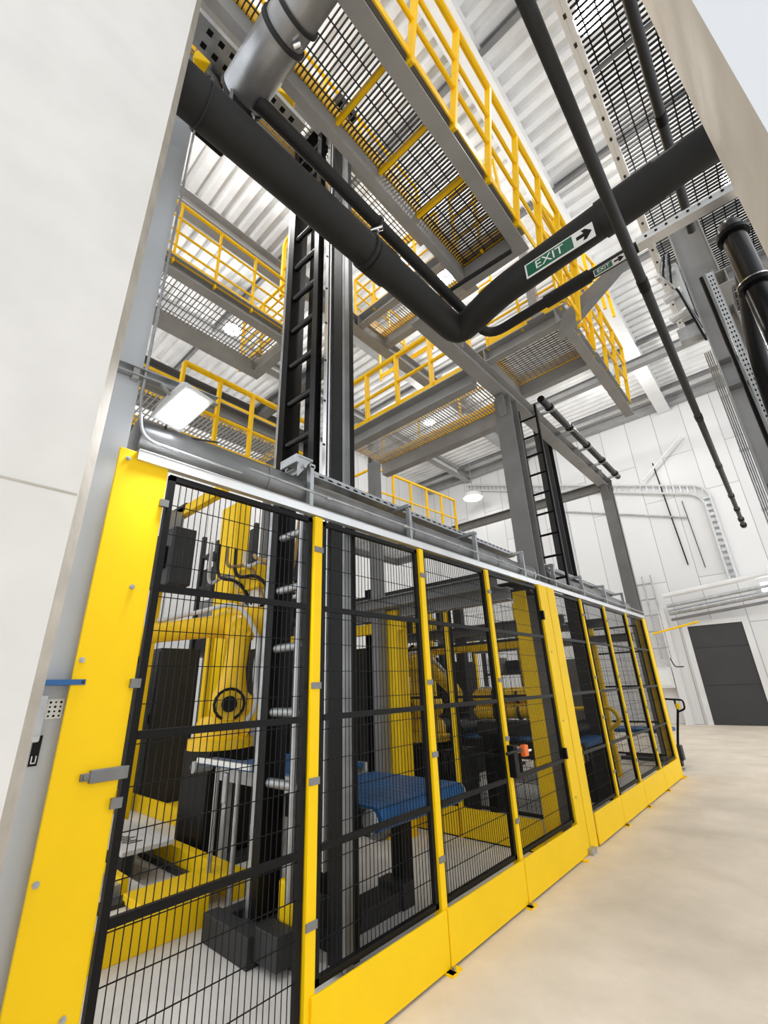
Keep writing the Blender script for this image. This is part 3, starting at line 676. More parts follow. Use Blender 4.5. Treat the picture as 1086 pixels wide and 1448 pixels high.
# ------------------------------------------------------------------ black lift mast with ladder
t = thing('lift_mast', 'tall black lift mast with built-in ladder and steel guide rails', 'mast', (-2.95, 2.3, 0))
def col_part(n, x0, x1, y0, y1, z0, z1, m, bev=0.004): return MB().box(x0, x1, y0, y1, z0, z1).build(n, m, t, bevel=bev)
col_part('upright', -3.40, -3.30, 2.24, 2.44, 0.06, 8.6, 'black')
col_part('edge_rail', -3.44, -3.40, 2.24, 2.30, 0.06, 8.6, 'galv')
col_part('inner_upright', -3.15, -3.06, 2.38, 2.45, 0.06, 8.6, 'black')
col_part('ladder_rail', -2.92, -2.84, 2.26, 2.34, 0.06, 8.6, 'blackgloss')
col_part('upright', -2.62, -2.49, 2.30, 2.45, 0.06, 8.6, 'black')
col_part('guide_rail', -2.76, -2.71, 2.30, 2.36, 0.5, 8.6, 'chrome')
col_part('guide_rail', -2.685, -2.665, 2.30, 2.36, 0.5, 8.6, 'alu')
col_part('back_plate', -2.84, -2.62, 2.40, 2.43, 0.5, 8.6, 'blackgloss')
col_part('edge_rail', -2.49, -2.455, 2.30, 2.36, 0.06, 8.6, 'ductdark')
MB().cyl((-2.96, 2.26, 0.3), (-2.96, 2.26, 3.1), 0.03, 14).build('guide_tube', 'duct', t, smooth=True)
z = 0.95
while z < 8.4:
    m = MB(); m.cyl((-3.30, 2.29, z), (-2.88, 2.30, z), 0.034, 12); m.build('rung', 'blackgloss' if z > 3.2 else 'galv', t, smooth=True); z += 0.49
pb = MB()
for i in range(16): pb.cyl((-2.735, 2.29, 0.8+i*0.48), (-2.735, 2.30, 0.8+i*0.48), 0.010, 8)
pb.build('bolt_pattern', 'darkgrey', t)
ch = MB()
for i in range(60): ch.box(-2.81, -2.77, 2.36, 2.395, 3.2+i*0.09, 3.2+i*0.09+0.06)
ch.build('drive_chain', 'darkgrey', t)
MB().cyl((-2.80, 2.33, 0.28), (-2.70, 2.33, 0.28), 0.09, 18).build('sprocket', 'darkgrey', t, smooth=True)
bs = MB(); bs.box(-3.62, -3.05, 2.02, 2.14, 0.006, 0.17); bs.box(-3.62, -3.50, 2.14, 2.45, 0.006, 0.15); bs.box(-3.05, -2.80, 2.06, 2.20, 0.05, 0.22); bs.box(-3.44, -3.12, 2.14, 2.45, 0.006, 0.12)
bs.box(-3.12, -2.78, 2.20, 2.34, 0.006, 0.10)
bs.build('base_frame', 'darkgrey', t, bevel=0.006)
MB().box(-3.20, -3.02, 2.34, 2.44, 0.12, 0.36).build('motor_cover', 'yellow', t, bevel=0.02)
hd = MB(); hd.box(-3.44, -2.47, 2.24, 2.54, 8.6, 8.75); hd.build('head_plate', 'black', t)

# ------------------------------------------------------------------ belt conveyor in front
t = thing('belt_conveyor', 'blue belt conveyor with rounded nose behind the mesh panels', 'conveyor', (-3.0, 3.0, 0))
y0, y1 = 2.47, 3.50
bl = MB(); zt = 0.86; r = 0.075
prf = [(-3.33, zt), (-2.40, zt)] + [(-2.40+r*math.sin(a), zt-r+r*math.cos(a)) for a in [i*PI/10 for i in range(1, 11)]] + [(-3.33, zt-2*r)]
k_ = len(prf)
bl.add([(x, y0+0.03, z) for x, z in prf]+[(x, y1-0.03, z) for x, z in prf], [(i, (i+1) % k_, k_+(i+1) % k_, k_+i) for i in range(k_)]+[tuple(range(k_-1, -1, -1)), tuple(range(k_, 2*k_))])
bl.build('belt', 'belt', t, smooth=True)
for yy in (y0, y1-0.025): MB().box(-3.33, -2.42, yy, yy+0.025, zt-0.17, zt-0.012).build('side_frame', 'darkgrey', t, bevel=0.005)
for yy in (y0-0.012, y1-0.0): MB().cyl((-2.40, yy, zt-r), (-2.40, yy+0.014, zt-r), 0.066, 20).build('end_cap', 'galv', t, smooth=True)
lb = MB()
for i in range(10): lb.box(-3.32, -2.42, y0+0.08+i*0.096, y0+0.084+i*0.096, zt, zt+0.0022)
lb.build('belt_ridges', 'belt', t)
col_part('leg', -2.98, -2.84, 2.52, 2.68, 0.1, zt-0.15, 'black'); col_part('leg', -2.98, -2.86, 3.30, 3.44, 0.1, zt-0.15, 'black')
ft = MB(); ft.box(-3.02, -2.80, 2.50, 3.32, 0.006, 0.13); ft.box(-3.04, -2.78, 3.20, 3.34, 0.006, 0.17); ft.box(-3.05, -2.77, 2.47, 2.56, 0.006, 0.2); ft.build('foot_beam', 'darkgrey', t, bevel=0.006)
MB().cyl((-2.77, 2.58, 0.14), (-2.71, 2.58, 0.14), 0.10, 18).build('wheel', 'black', t, smooth=True)
t = thing('belt_conveyor', 'second blue belt conveyor set slightly higher behind the rounded nose', 'conveyor', (-4.2, 2.9, 0))
MB().box(-4.55, -3.36, 2.60, 3.38, 0.90, 0.95).build('belt', 'belt', t, bevel=0.015)
MB().box(-4.55, -3.36, 2.55, 2.60, 0.82, 0.94).build('side_frame', 'galv', t); MB().box(-4.55, -3.36, 3.38, 3.43, 0.82, 0.94).build('side_frame', 'galv', t)
rl = MB()
for i in range(6): rl.cyl((-4.48+i*0.2, 2.6, 0.87), (-4.48+i*0.2, 3.38, 0.87), 0.03, 10)
rl.build('rollers', 'galv', t, smooth=True)
for x in (-4.45, -3.6):
    for yy in (2.62, 3.32): MB().box(x-0.03, x+0.03, yy-0.03, yy+0.03, 0.006, 0.84).build('leg', 'galv', t)

# ------------------------------------------------------------------ robots
def robot(label, x, y, zb, yaw, s=1.0, ped=True, pedh=0.95, sh=(0.1, 0.75), el=(0.25, 1.55), wr=(1.1, 1.7), m='robot', back=0.5, side=1):
    'big six axis arm; sh, el, wr are (forward, up) joint positions from the pedestal top'
    t = thing('robot_arm', label, 'robot', (x, y, 0.006))
    cy, sy = math.cos(yaw), math.sin(yaw)
    def W(f, sd, u):
        sd *= side
        return (x+(f*cy-sd*sy)*s, y+(f*sy+sd*cy)*s, zb+u*s)
    if ped:
        MB().box(x-0.62*s, x+0.5*s, y-0.5*s, y+0.5*s, 0.006, 0.06).build('floor_plate', 'darkgrey', t, bevel=0.005)
        p = MB(); p.box(x-0.30*s, x+0.30*s, y-0.28*s, y+0.28*s, 0.06, zb); p.build('pedestal', 'black', t, bevel=0.02)
    MB().tube([W(0, 0, 0), W(0, 0, .10), W(0, 0, .12), W(0, 0, .26), W(0.02, 0, .36)], [.36*s, .36*s, .30*s, .30*s, .24*s], 28).build('turntable', m, t, smooth=True)
    MB().tube([W(sh[0]-.30, -.02, .22), W(sh[0]-.12, 0, sh[1]*.72), W(sh[0], 0, sh[1]), W(sh[0]+.10, 0, sh[1]+.08)], [.27*s, .25*s, .23*s, .15*s], 20).build('shoulder', m, t, smooth=True)
    b = MB(); b.tube([W(sh[0], -.30, sh[1]), W(sh[0], -.20, sh[1]), W(sh[0], .20, sh[1]), W(sh[0], .32, sh[1])], [.17*s, .22*s, .22*s, .15*s], 24); b.build('shoulder_motor', m, t, smooth=True)
    MB().tube([W(sh[0], -.31, sh[1]), W(sh[0], -.35, sh[1])], .085*s, 20).build('motor_cap', 'black', t, smooth=True)
    q = lambda f: (sh[0]+(el[0]-sh[0])*f, sh[1]+(el[1]-sh[1])*f)
    MB().tube([W(q(f)[0], -.13, q(f)[1]) for f in (-.05, .12, .45, .8, 1.0, 1.08)], [v*s for v in (.16, .19, .13, .125, .165, .12)], 18).build('lower_arm', m, t, smooth=True)
    b = MB(); b.tube([W(el[0], -.26, el[1]), W(el[0], -.18, el[1]), W(el[0], .18, el[1]), W(el[0], .26, el[1])], [.13*s, .19*s, .19*s, .12*s], 22); b.build('elbow', m, t, smooth=True)
    dx, dz = wr[0]-el[0], wr[1]-el[1]; L = math.hypot(dx, dz); ux, uz = dx/L, dz/L
    e0 = (el[0]-ux*.05-uz*0.03, el[1]-uz*.05+.10)
    fa = lambda d: W(e0[0]+ux*d, .05, e0[1]+uz*d)
    MB().tube([fa(-back), fa(-back+.08), fa(-.1), fa(.12), fa(L*.35), fa(L*.9), fa(L)], [v*s for v in (.10, .16, .20, .20, .135, .115, .12)], 20).build('forearm', m, t, smooth=True)
    MB().tube([fa(-back-.10), fa(-back)], .09*s, 16).build('motor_cap', 'black', t, smooth=True)
    we = fa(L); wd = W(e0[0]+ux*(L+.12), .05, e0[1]+uz*(L+.12)-.05); we2 = W(e0[0]+ux*(L+.16), .05, e0[1]+uz*(L+.16)-.22)
    MB().tube([we, wd, we2], [.115*s, .12*s, .09*s], 18).build('wrist', m, t, smooth=True)
    MB().tube([we2, (we2[0], we2[1], we2[2]-.10*s)], .085*s, 18).build('tool_flange', 'black', t, smooth=True)
    hp = fillet([W(-.2, -.25, .2), W(sh[0]-.30, -.36, sh[1]*.9), W(q(.4)[0]-.22, -.34, q(.4)[1]), W(el[0]-.22, -.32, el[1]-.15), W(el[0]+.05, -.28, el[1]+.32), fa(L*.5)[:2]+(fa(L*.5)[2]+.2*s,), fa(L*.95)[:2]+(fa(L*.95)[2]+.14*s,)], .25*s)
    MB().tube(hp, .028*s, 8).build('cable_hose', 'hose', t, smooth=True)
    lp = [W(sh[0]+.16*math.cos(a), -.37, sh[1]+.16*math.sin(a)) for a in [i*PI/8 for i in range(-3, 12)]]
    MB().tube(lp, .016*s, 8).build('cable_loop', 'black', t, smooth=True)
    return t
robot('yellow robot arm on black pedestal behind the first mesh panel', -5.25, 2.95, 1.02, math.radians(-118), 1.0, sh=(-0.05, 0.46), el=(-0.12, 1.30), wr=(0.95, 1.16), back=0.42, side=-1)
robot('yellow robot arm with dark gripper behind slim posts at the conveyor nose', -4.55, 6.0, 0.82, math.radians(-20), 0.85, pedh=.8, sh=(-0.1, 0.55), el=(-0.10, 1.25), wr=(0.75, 0.75), back=0.35)
robot('yellow robot arm bent low beyond the gate panel', -5.3, 9.3, 0.55, math.radians(170), 0.8, sh=(0.1, 0.5), el=(0.75, 0.85), wr=(-0.4, 0.95), back=0.3)
# yellow machine cylinders beyond the gate
for i, (zz, l) in enumerate(((1.42, 'upper yellow padded cylinder beyond the gate panel'), (1.22, 'lower yellow padded cylinder beyond the gate panel'))):
    t = thing('machine_cylinder', l, 'machine part', (-3.1, 6.2, zz), 'yellow cylinders beyond the gate')
    MB().tube([(-3.75, 6.1, zz), (-3.70, 6.1, zz), (-2.75, 6.25, zz+0.02), (-2.68, 6.25, zz+0.02)], [.06, .10, .10, .07], 20).build('barrel', 'robot', t, smooth=True)
    for f in (0.25, 0.6): MB().cyl((-3.7+f*.95, 6.1+f*.15, zz), (-3.66+f*.95, 6.106+f*.15, zz), .106, 20).build('band', 'darkgrey', t, smooth=True)
t = thing('machine_stand', 'dark machine stand carrying the yellow padded cylinders', 'machine', (-3.2, 6.2, 0))
b_ = MB(); b_.box(-3.7, -2.75, 6.0, 6.4, 0.95, 1.10); b_.build('table', 'darkgrey', t, bevel=.01)
for x in (-3.6, -2.85): MB().box(x-.06, x+.06, 6.05, 6.35, .006, .95).build('leg', 'black', t)

# ------------------------------------------------------------------ machinery inside the cell
def cabinet(label, x0, x1, y0, y1, z1, m='darkgrey', front='y', doors=2):
    t = thing('control_cabinet', label, 'cabinet', ((x0+x1)/2, (y0+y1)/2, 0.006))
    MB().box(x0, x1, y0, y1, .006, z1).build('body', m, t, bevel=.008)
    for i in range(doors):
        a = x0+(x1-x0)*i/doors+.02; b = x0+(x1-x0)*(i+1)/doors-.02
        d = MB().box(a, b, y0-.018, y0, .12, z1-.06).build('door', m, t, bevel=.004)
        MB().box(b-.06, b-.03, y0-.034, y0-.018, z1*.5, z1*.5+.14).build('handle', 'black', d)
    return t
cabinet('dark control cabinet behind the yellow robot arm', -9.7, -8.1, 3.3, 4.0, 2.35)
cabinet('second dark control cabinet beside the robot pedestal', -7.6, -6.2, 4.5, 5.1, 2.3, doors=1)
cabinet('third dark cabinet glimpsed between robot forearm and yellow corner plate', -9.2, -7.9, 2.2, 2.8, 2.1)
cabinet('dark cabinet behind the black mast ladder', -6.1, -5.2, 5.4, 6.0, 2.2)
cabinet('black cabinet at the back between yellow columns', -6.2, -5.2, 8.0, 8.6, 2.0)
def gcol(label, x, y, z1, wx, wy, m='yellow', z0=.006, name='machine_column'):
    t = thing(name, label, 'machine column', (x, y, 0))
    c = MB(); c.channel((x, y, z0), (x, y, z1), wx, wy, .02, up=(1, 0, 0)); c.build('shaft', m, t)
    MB().box(x-wx*.7, x+wx*.7, y-wx*.7, y+wx*.7, z0, z0+.03).build('base_plate', m, t)
    rb = MB()
    rb.slots('z', [(z0+.3+.4*q, z0+.33+.4*q) for q in range(max(1, int((z1-z0-.4)/.4)))], 'x', x-wx*.2, x+wx*.2, 'y', y-.0145) if False else None
    for q in range(2): rb.cyl((x, y, z0+.2+.1*q), (x, y-.02, z0+.2+.1*q), .012, 8)
    rb.build('bolt_pattern', 'darkgrey', t)
    return t
gcol('broad yellow machine column behind the robot elbow', -7.55, 4.0, 5.0, .56, .3)
gcol('yellow column behind the blue conveyor', -3.98, 4.55, 2.55, .22, .2)
gcol('grey column beside the yellow column behind the conveyor', -4.12, 4.4, 4.8, .14, .14, 'midgrey')
gcol('thin yellow machine post beside the corner plate', -6.42, 2.4, 4.1, .10, .1)
gcol('thin yellow machine post under the robot forearm', -6.6, 3.35, 2.4, .09, .09)
gcol('yellow machine post between the robots', -5.6, 5.2, 3.6, .12, .12)
gcol('yellow machine post behind the second robot', -5.2, 6.9, 3.3, .16, .16)
gcol('yellow machine post at the back near the far conveyor', -4.4, 9.2, 3.2, .16, .16)
gcol('yellow machine post behind the dark column in the far section', -3.0, 9.3, 2.6, .12, .12)
for (x, y, a, b, zz, l) in ((-6.38, 2.5, 'x', 1.5, 4.02, 'yellow cross tube joining machine posts above the robot'), (-6.4, 4.6, 'x', 2.6, 2.35, 'yellow cross tube behind the black mast'),
                            (-5.4, 6.6, 'x', 2.6, 2.15, 'yellow cross tube above the second robot')):
    o = MB(); o.bar((x, y, zz), (x+b, y, zz), .10, .14); tag(o.build('cross_tube', 'yellow', bevel=.008), l, 'machine beam')
# pneumatic mess above the robot: valve box, hoses
t = thing('valve_box', 'dark grey valve box with hoses high behind the first mesh panel', 'valve box', (-5.9, 2.5, 3.2))
MB().box(-6.35, -5.75, 2.3, 2.6, 2.92, 3.70).build('box', 'darkgrey', t, bevel=.02)
MB().box(-6.2, -5.9, 2.26, 2.30, 3.15, 3.45).build('cover', 'black', t, bevel=.01)
MB().box(-6.12, -5.98, 2.26, 2.5, 3.70, 4.0).build('cylinder_head', 'grey', t, bevel=.02)
MB().box(-6.5, -5.9, 2.45, 2.55, 4.0, 4.12).build('hanger', 'darkgrey', t)
rnd = random.Random(3)
hs = [('looped pale hose above the yellow robot arm', 'hose'), ('looped black hose beside the broad yellow machine column', 'black'), ('looped brown hose above the yellow robot arm', 'brown'),
      ('black hose sagging behind the first mesh panel', 'black'), ('pale hose sagging beside the black mast', 'hose'), ('brown hose beside the black mast', 'brown')]
for i, (l, m) in enumerate(hs):
    x0 = -6.7+.26*i; pts = [(x0, 3.3, 3.9-.1*i), (x0+.2, 3.2, 3.1+.1*(i % 3)), (x0+.7, 3.3, 3.3-.2*(i % 2)), (x0+.9, 3.5, 2.6), (x0+1.3, 3.6, 3.1), (x0+1.4, 3.6, 3.9)]
    tag(MB().tube(fillet(pts, .35, 6), .026, 8).build('hose', m, smooth=True), l, 'hose')
t = thing('stretch_head', 'white drum with yellow bracket hanging between column and mast', 'machine head', (-5.3, 3.6, 2.9))
MB().cyl((-5.62, 3.62, 2.50), (-5.62, 3.62, 2.95), .2, 24).build('drum', 'signwhite', t, smooth=True)
MB().box(-5.9, -5.35, 3.35, 3.75, 2.95, 3.28).build('bracket', 'yellow', t, bevel=.02)
MB().box(-5.68, -5.56, 3.55, 3.65, 3.28, 4.4).build('hanger', 'midgrey', t)
# dark racks and dark posts filling the back of the cell
def rack(label, x0, x1, y, z1, shelves, m='darkgrey'):
    t = thing('equipment_rack', label, 'rack', ((x0+x1)/2, y, 0))
    for x in (x0, x1):
        for yy in (y-.2, y+.2): MB().box(x-.05, x+.05, yy-.05, yy+.05, .006, z1).build('upright', m, t)
    for z in shelves: MB().box(x0, x1, y-.25, y+.25, z, z+.06).build('shelf', m, t)
    for q, z in enumerate(shelves[:-1]):
        MB().box(x0+.12, x0+.12+(x1-x0)*.38, y-.2, y+.2, z+.06, z+.50).build('module', ('black', 'midgrey', 'darkgrey')[q % 3], t, bevel=.01)
        MB().box(x0+(x1-x0)*.58, x1-.1, y-.2, y+.2, z+.06, z+.40).build('module', ('galv', 'black', 'yellow')[q % 3], t, bevel=.01)
    return t
rack('tall dark equipment rack behind the yellow robot forearm', -10.8, -9.0, 5.3, 5.4, (2.4, 3.2, 4.0, 4.8))
rack('dark equipment rack at the back behind the broad yellow machine column', -8.6, -7.5, 6.2, 5.0, (1.0, 2.0, 3.0, 3.9))
rack('dark equipment rack behind the second robot arm', -7.6, -6.3, 8.8, 3.6, (.9, 1.8, 2.7, 3.3))
rack('dark equipment rack deep behind the last fence bays', -7.4, -6.2, 13.0, 3.2, (.9, 1.8, 2.6))
for x, y, z1, m, l in ((-8.2, 4.9, 4.9, 'darkgrey', 'dark post between cabinets and rack behind the robot'), (-6.0, 3.85, 4.4, 'midgrey', 'grey post behind the white drum'), (-5.2, 4.25, 4.5, 'darkgrey', 'dark post right behind the lift mast'),
                       (-4.7, 4.9, 3.0, 'black', 'black post near the white valve manifold'), (-4.9, 7.6, 3.0, 'darkgrey', 'dark post beyond the second robot arm')):
    gcol(l, x, y, z1, .16, .14, m)
for x, y, zz, L, l in ((-9.0, 4.7, 3.3, 3.6, 'dark cross beam in front of the equipment rack'), (-6.2, 3.95, 3.45, 1.9, 'dark cross beam over the robot elbow'), (-6.2, 5.5, 3.0, 3.2, 'dark cross beam behind the conveyor columns')):
    o = MB(); o.bar((x, y, zz), (x+L, y, zz), .08, .10); tag(o.build('cross_beam', 'darkgrey', bevel=.006), l, 'beam')
# low yellow skid with grey plates
t = thing('floor_skid', 'low yellow floor frame with grey pallet plate before the robot', 'floor frame', (-4.6, 2.0, .006))
MB().box(-6.3, -3.72, 1.36, 1.42, .006, .20).build('side_beam', 'yellow', t, bevel=.004) if False else None
f = MB(); f.add([(-3.80, 0.95, .006), (-3.80, 2.16, .006), (-3.86, 0.95, .006), (-3.86, 2.16, .006), (-3.80, 0.95, .2), (-3.80, 2.16, .2), (-3.86, 0.95, .2), (-3.86, 2.16, .2)],
                 [(0, 1, 5, 4), (3, 2, 6, 7), (4, 5, 7, 6), (0, 4, 6, 2), (1, 3, 7, 5), (0, 2, 3, 1)]); f.build('side_beam', 'yellow', t, bevel=.004)
MB().box(-5.6, -4.02, 2.50, 2.60, .006, .2).build('end_beam', 'yellow', t, bevel=.004)
MB().box(-4.35, -4.02, 1.75, 2.50, .14, .2).build('top_plate', 'yellow', t, bevel=.004)
MB().box(-5.75, -3.86, 0.95, 2.0, .10, .13).build('grey_deck', 'cellfloor', t)
MB().box(-4.45, -4.30, 1.5, 2.45, .05, .16).build('guide_channel', 'darkgrey', t)
MB().box(-6.9, -4.5, 1.70, 1.78, .13, .22).build('guide_rail', 'galv', t)
MB().box(-6.9, -4.5, 1.78, 1.84, .13, .25).build('guide_rail', 'yellow', t, bevel=.004)
t = thing('pallet_plate', 'pale grey plate with printed marks on the yellow floor frame', 'plate', (-5.8, 2.1, .2))
MB().box(-7.0, -5.0, 1.95, 2.42, .26, .30).build('plate', 'cable', t, bevel=.006)
MB().box(-6.9, -5.1, 2.0, 2.1, .006, .26).build('support', 'darkgrey', t)
pm = MB()
for i in range(6): pm.box(-5.55+i*.06, -5.52+i*.06, 2.05+.02*(i % 2), 2.15+.03*(i % 3), .30, .302)
pm.build('print_pattern', 'black', t)
o = MB(); o.box(-8.9, -6.0, 3.22, 3.28, .006, .20); tag(o.build('kick_plate', 'yellow', bevel=.004), 'yellow kick plate on the floor behind the robot pedestal', 'kick plate')
# stands near robot: small conveyor with galvanised legs
t = thing('roller_stand', 'small blue and white roller stand beside the robot pedestal', 'stand', (-4.3, 2.7, 0))
MB().box(-4.5, -3.6, 2.30, 2.33, 1.0, 1.04).build('rail', 'signwhite', t, bevel=.005)
MB().box(-4.45, -3.6, 2.34, 2.47, .98, 1.03).build('belt', 'belt', t, bevel=.006)
for x in (-4.2, -3.85): MB().cyl((x, 2.36, .006), (x, 2.36, .98), .02, 10).build('leg', 'galv', t, smooth=True)
MB().cyl((-4.52, 2.28, .96), (-4.52, 2.46, .96), .05, 14).build('motor', 'galv', t, smooth=True)
MB().box(-4.05, -3.98, 2.32, 2.36, .72, .95).build('plate', 'galv', t, bevel=.01)
# gantry trays across the cell at fence height
for yy, zz, l, m in ((4.35, 2.62, 'grey gantry rail crossing the cell under the fence top', 'midgrey'), (4.62, 2.52, 'second grey gantry rail crossing the cell', 'grey'), (5.15, 2.66, 'dark flat beam crossing the cell above the inner fence', 'darkgrey'),
                     (6.1, 2.35, 'grey gantry rail beyond the inner fence', 'midgrey'), (7.9, 2.45, 'grey gantry rail in the far fence section', 'midgrey'), (9.3, 2.3, 'grey gantry rail near the fence end', 'midgrey')):
    x1 = -2.25
    o = MB(); o.ibeam((-5.6, yy, zz), (x1, yy, zz), .14, .16 if m != 'darkgrey' else .34); tag(o.build('gantry_rail', m), l, 'beam')
for x in (-4.9, -5.9):
    gcol('grey gantry leg under the cross rails at x' if False else ('grey gantry leg behind the yellow conveyor column' if x > -5 else 'grey gantry leg behind the dark cabinet'), x, 4.48, 2.55, .16, .12, 'midgrey')
# far section conveyors
t = thing('belt_conveyor', 'short blue belt conveyor with black drum past the broad pillar', 'conveyor', (-3.2, 8.4, 0))
MB().box(-4.9, -2.85, 8.05, 8.9, .50, .62).build('belt', 'belt', t, bevel=.05)
MB().cyl((-3.02, 8.0, .77), (-3.02, 8.9, .77), .15, 22).build('drum', 'black', t, smooth=True)
MB().box(-3.3, -2.85, 7.88, 8.03, .30, .49).build('gearbox', 'yellow', t, bevel=.02)
for x in (-4.6, -3.0):
    for yy in (8.1, 8.8): MB().box(x-.05, x+.05, yy-.05, yy+.05, .006, .5).build('leg', 'darkgrey', t)
t = thing('belt_conveyor', 'narrow blue conveyor bed low in the last fence bays', 'conveyor', (-3.0, 11, 0))
MB().box(-4.2, -2.5, 11.4, 12.1, .50, .58).build('belt', 'belt', t, bevel=.03)
for x in (-4.0, -2.7): MB().box(x-.05, x+.05, 11.5, 12.0, .006, .5).build('leg', 'darkgrey', t)
t = thing('belt_conveyor', 'dark roller conveyor beyond the gate with blue belt top', 'conveyor', (-3.8, 6.6, 0))
MB().box(-5.4, -2.42, 6.55, 7.4, .76, .84).build('belt', 'belt', t, bevel=.03)
MB().box(-5.4, -2.42, 6.48, 6.55, .62, .82).build('side_frame', 'darkgrey', t)
for i in range(5): MB().cyl((-5.2+i*.42, 6.5, .94), (-5.2+i*.42, 7.4, .94), .09, 14).build('roller', 'darkgrey', t, smooth=True)
MB().cyl((-2.72, 6.45, .95), (-2.72, 7.35, .95), .11, 20).build('drum', 'black', t, smooth=True)
MB().box(-2.62, -2.45, 6.42, 6.48, .60, .80).build('gearbox', 'yellow', t, bevel=.01)
for x in (-5.2, -2.7):
    for yy in (6.6, 7.3): MB().box(x-.05, x+.05, yy-.05, yy+.05, .006, .7).build('leg', 'black', t)
cabinet('dark gearbox cabinet under the roller conveyor', -3.98, -3.75, 5.5, 6.0, .78)
cabinet('low black machine housing beyond the gate panel', -3.45, -2.85, 7.5, 7.85, .45, 'black', doors=1)
cabinet('grey cabinet in the last fence bays', -4.4, -3.4, 9.7, 10.2, 2.0, 'midgrey')
t = thing('valve_manifold', 'white valve manifold standing between conveyor and yellow column', 'valve', (-4.5, 4.0, 0))
MB().box(-4.58, -4.42, 3.95, 4.05, .9, 1.6).build('manifold', 'signwhite', t, bevel=.01)
for i in range(5): MB().cyl((-4.5, 3.95, 1.0+i*.13), (-4.5, 3.88, 1.0+i*.13), .03, 10).build('port', 'darkgrey', t)
MB().box(-4.53, -4.47, 3.98, 4.04, .006, .9).build('post', 'galv', t)
t = thing('chain_conveyor', 'yellow handle bar machine in the far fence section', 'machine', (-3.4, 9.0, 0))
MB().tube(fillet([(-3.6, 8.95, 1.1), (-2.75, 8.95, 1.12), (-2.65, 8.95, .9), (-2.9, 8.95, .75)], .1), .035, 10).build('handle_bar', 'yellow', t, smooth=True)
MB().box(-3.65, -3.5, 8.85, 9.05, .006, 1.2).build('post', 'yellow', t)
# inner far mesh fence (parallel to the aisle) and back fence posts
for a, l in ((6.2, 'black mesh panel deep inside the cell behind the second robot'), (8.0, 'black mesh panel deep inside the cell behind the far conveyor')):
    mesh_panel(a, a+1.7, l, z0=.3, z1=2.5, x=-5.9, step=.06)
for a in (6.12, 7.85, 9.78):
    t = thing('fence_post', 'yellow post of the mesh fence deep inside the cell, %s' % ({6.12: 'next to the second robot', 7.85: 'between its two mesh panels', 9.78: 'at its far end'}[a]), 'fence post', (-5.9, a, 0), 'yellow posts of the deep fence')
    MB().box(-5.94, -5.86, a-.04, a+.04, .006, 2.55).build('post', 'yellow', t); MB().box(-5.98, -5.82, a-.08, a+.08, .006, .018).build('foot_plate', 'yellow', t)
# mesh end wall at the far end of the cell
mesh_panel(-3.3, -2.25, 'black mesh panel closing the far end of the cell', z0=.3, z1=2.55, x=9.80, axis='x', step=.05)

# ------------------------------------------------------------------ aisle side, right
platform('dark overhead grating deck beside the right pillar', 0.01, 2.6, 2.7, 9.6, 7.95, bars='x', step=0.06, cross=0.14, th=.014, beams='', bh=.2, gm='black', trim=False, ribs=[('x', v) for v in (3.9, 5.6, 7.4)], ribm='midgrey')
t = thing('slotted_channel', 'white slotted channel along the edge of the dark grating deck', 'channel', (-.08, 6, 8))
MB().box(-.10, .0, 2.7, 9.6, 7.90, 8.13).build('channel', 'whitepaint', t)
so = MB(); yy = 2.8
so.slots('y', [(2.8+.3*q, 2.85+.3*q) for q in range(22)], 'x', -.065, -.035, 'z', 7.8985); so.slots('y', [(2.8+.3*q, 2.85+.3*q) for q in range(22)], 'z', 8.0, 8.03, 'x', -.1015)
so.build('slot_pattern', 'darkgrey', t)
t = thing('steel_column', 'wide grey steel column with stiffener plates beside the right pillar', 'column', (.38, 6.5, 0))
MB().box(.20, .54, 6.52, 6.535, .006, 7.9).build('web', 'grey', t)
for x in (.19, .55): MB().box(x-.008, x+.008, 6.36, 6.70, .006, 7.9).build('flange', 'grey', t)
for zz in (5.35, 4.95, 3.6): MB().box(.198, .542, 6.38, 6.52, zz, zz+.015).build('stiffener', 'midgrey', t)
t = thing('perforated_tray', 'perforated white tray in front of the wide grey column top', 'cable tray', (.2, 3.75, 5.25))
MB().tray((-.12, 3.72, 5.19), (1.2, 3.72, 5.16), .10, .075, .004).build('tray', 'alu', t)
so = MB()
so.slots('x', [(-.05+i*.08, -.03+i*.08) for i in range(9)], 'z', 5.212, 5.236, 'y', 3.668)
so.build('slot_pattern', 'black', t)
MB().tube([(.0, 3.73, 5.235), (.6, 3.72, 5.215), (1.2, 3.73, 5.2)], .02, 8).build('cable', 'brown', t, smooth=True)
t = thing('black_downpipe', 'glossy black flanged pipe dropping beside the right pillar', 'pipe', (.5, 4.0, 5.1))
MB().tube(fillet([(.54, 4.35, 5.25), (.51, 4.0, 5.18), (.505, 4.0, 2.6)], .12), .085, 20).build('pipe', 'blackgloss', t, smooth=True)
for zz in (5.02, 4.45): MB().cyl((.508, 4.0, zz), (.508, 4.0, zz+.04), .115, 20).build('flange', 'black', t, smooth=True)
MB().cyl((.508, 4.0, 4.49), (.508, 4.0, 4.502), .118, 20).build('seal_ring', 'chrome', t, smooth=True)
pipe('second black pipe leaning behind the glossy flanged pipe', [(.62, 4.7, 5.6), (.40, 4.55, 4.2), (.33, 4.5, 2.6)], .065, 'black', 14, .2, name='black_downpipe')
t = thing('perforated_tray', 'upright perforated tray between wide grey column and black pipes', 'cable tray', (.4, 5.5, 5))
MB().box(.345, .415, 5.50, 5.505, 3.0, 6.0).build('tray', 'alu', t)
for x in (.345, .415): MB().box(x-.003, x+.003, 5.46, 5.505, 3.0, 6.0).build('lip', 'galv', t)
so = MB()
for x in (.36, .385): so.slots('z', [(3.05+i*.064, 3.075+i*.064) for i in range(46)], 'x', x, x+.014, 'y', 5.498)
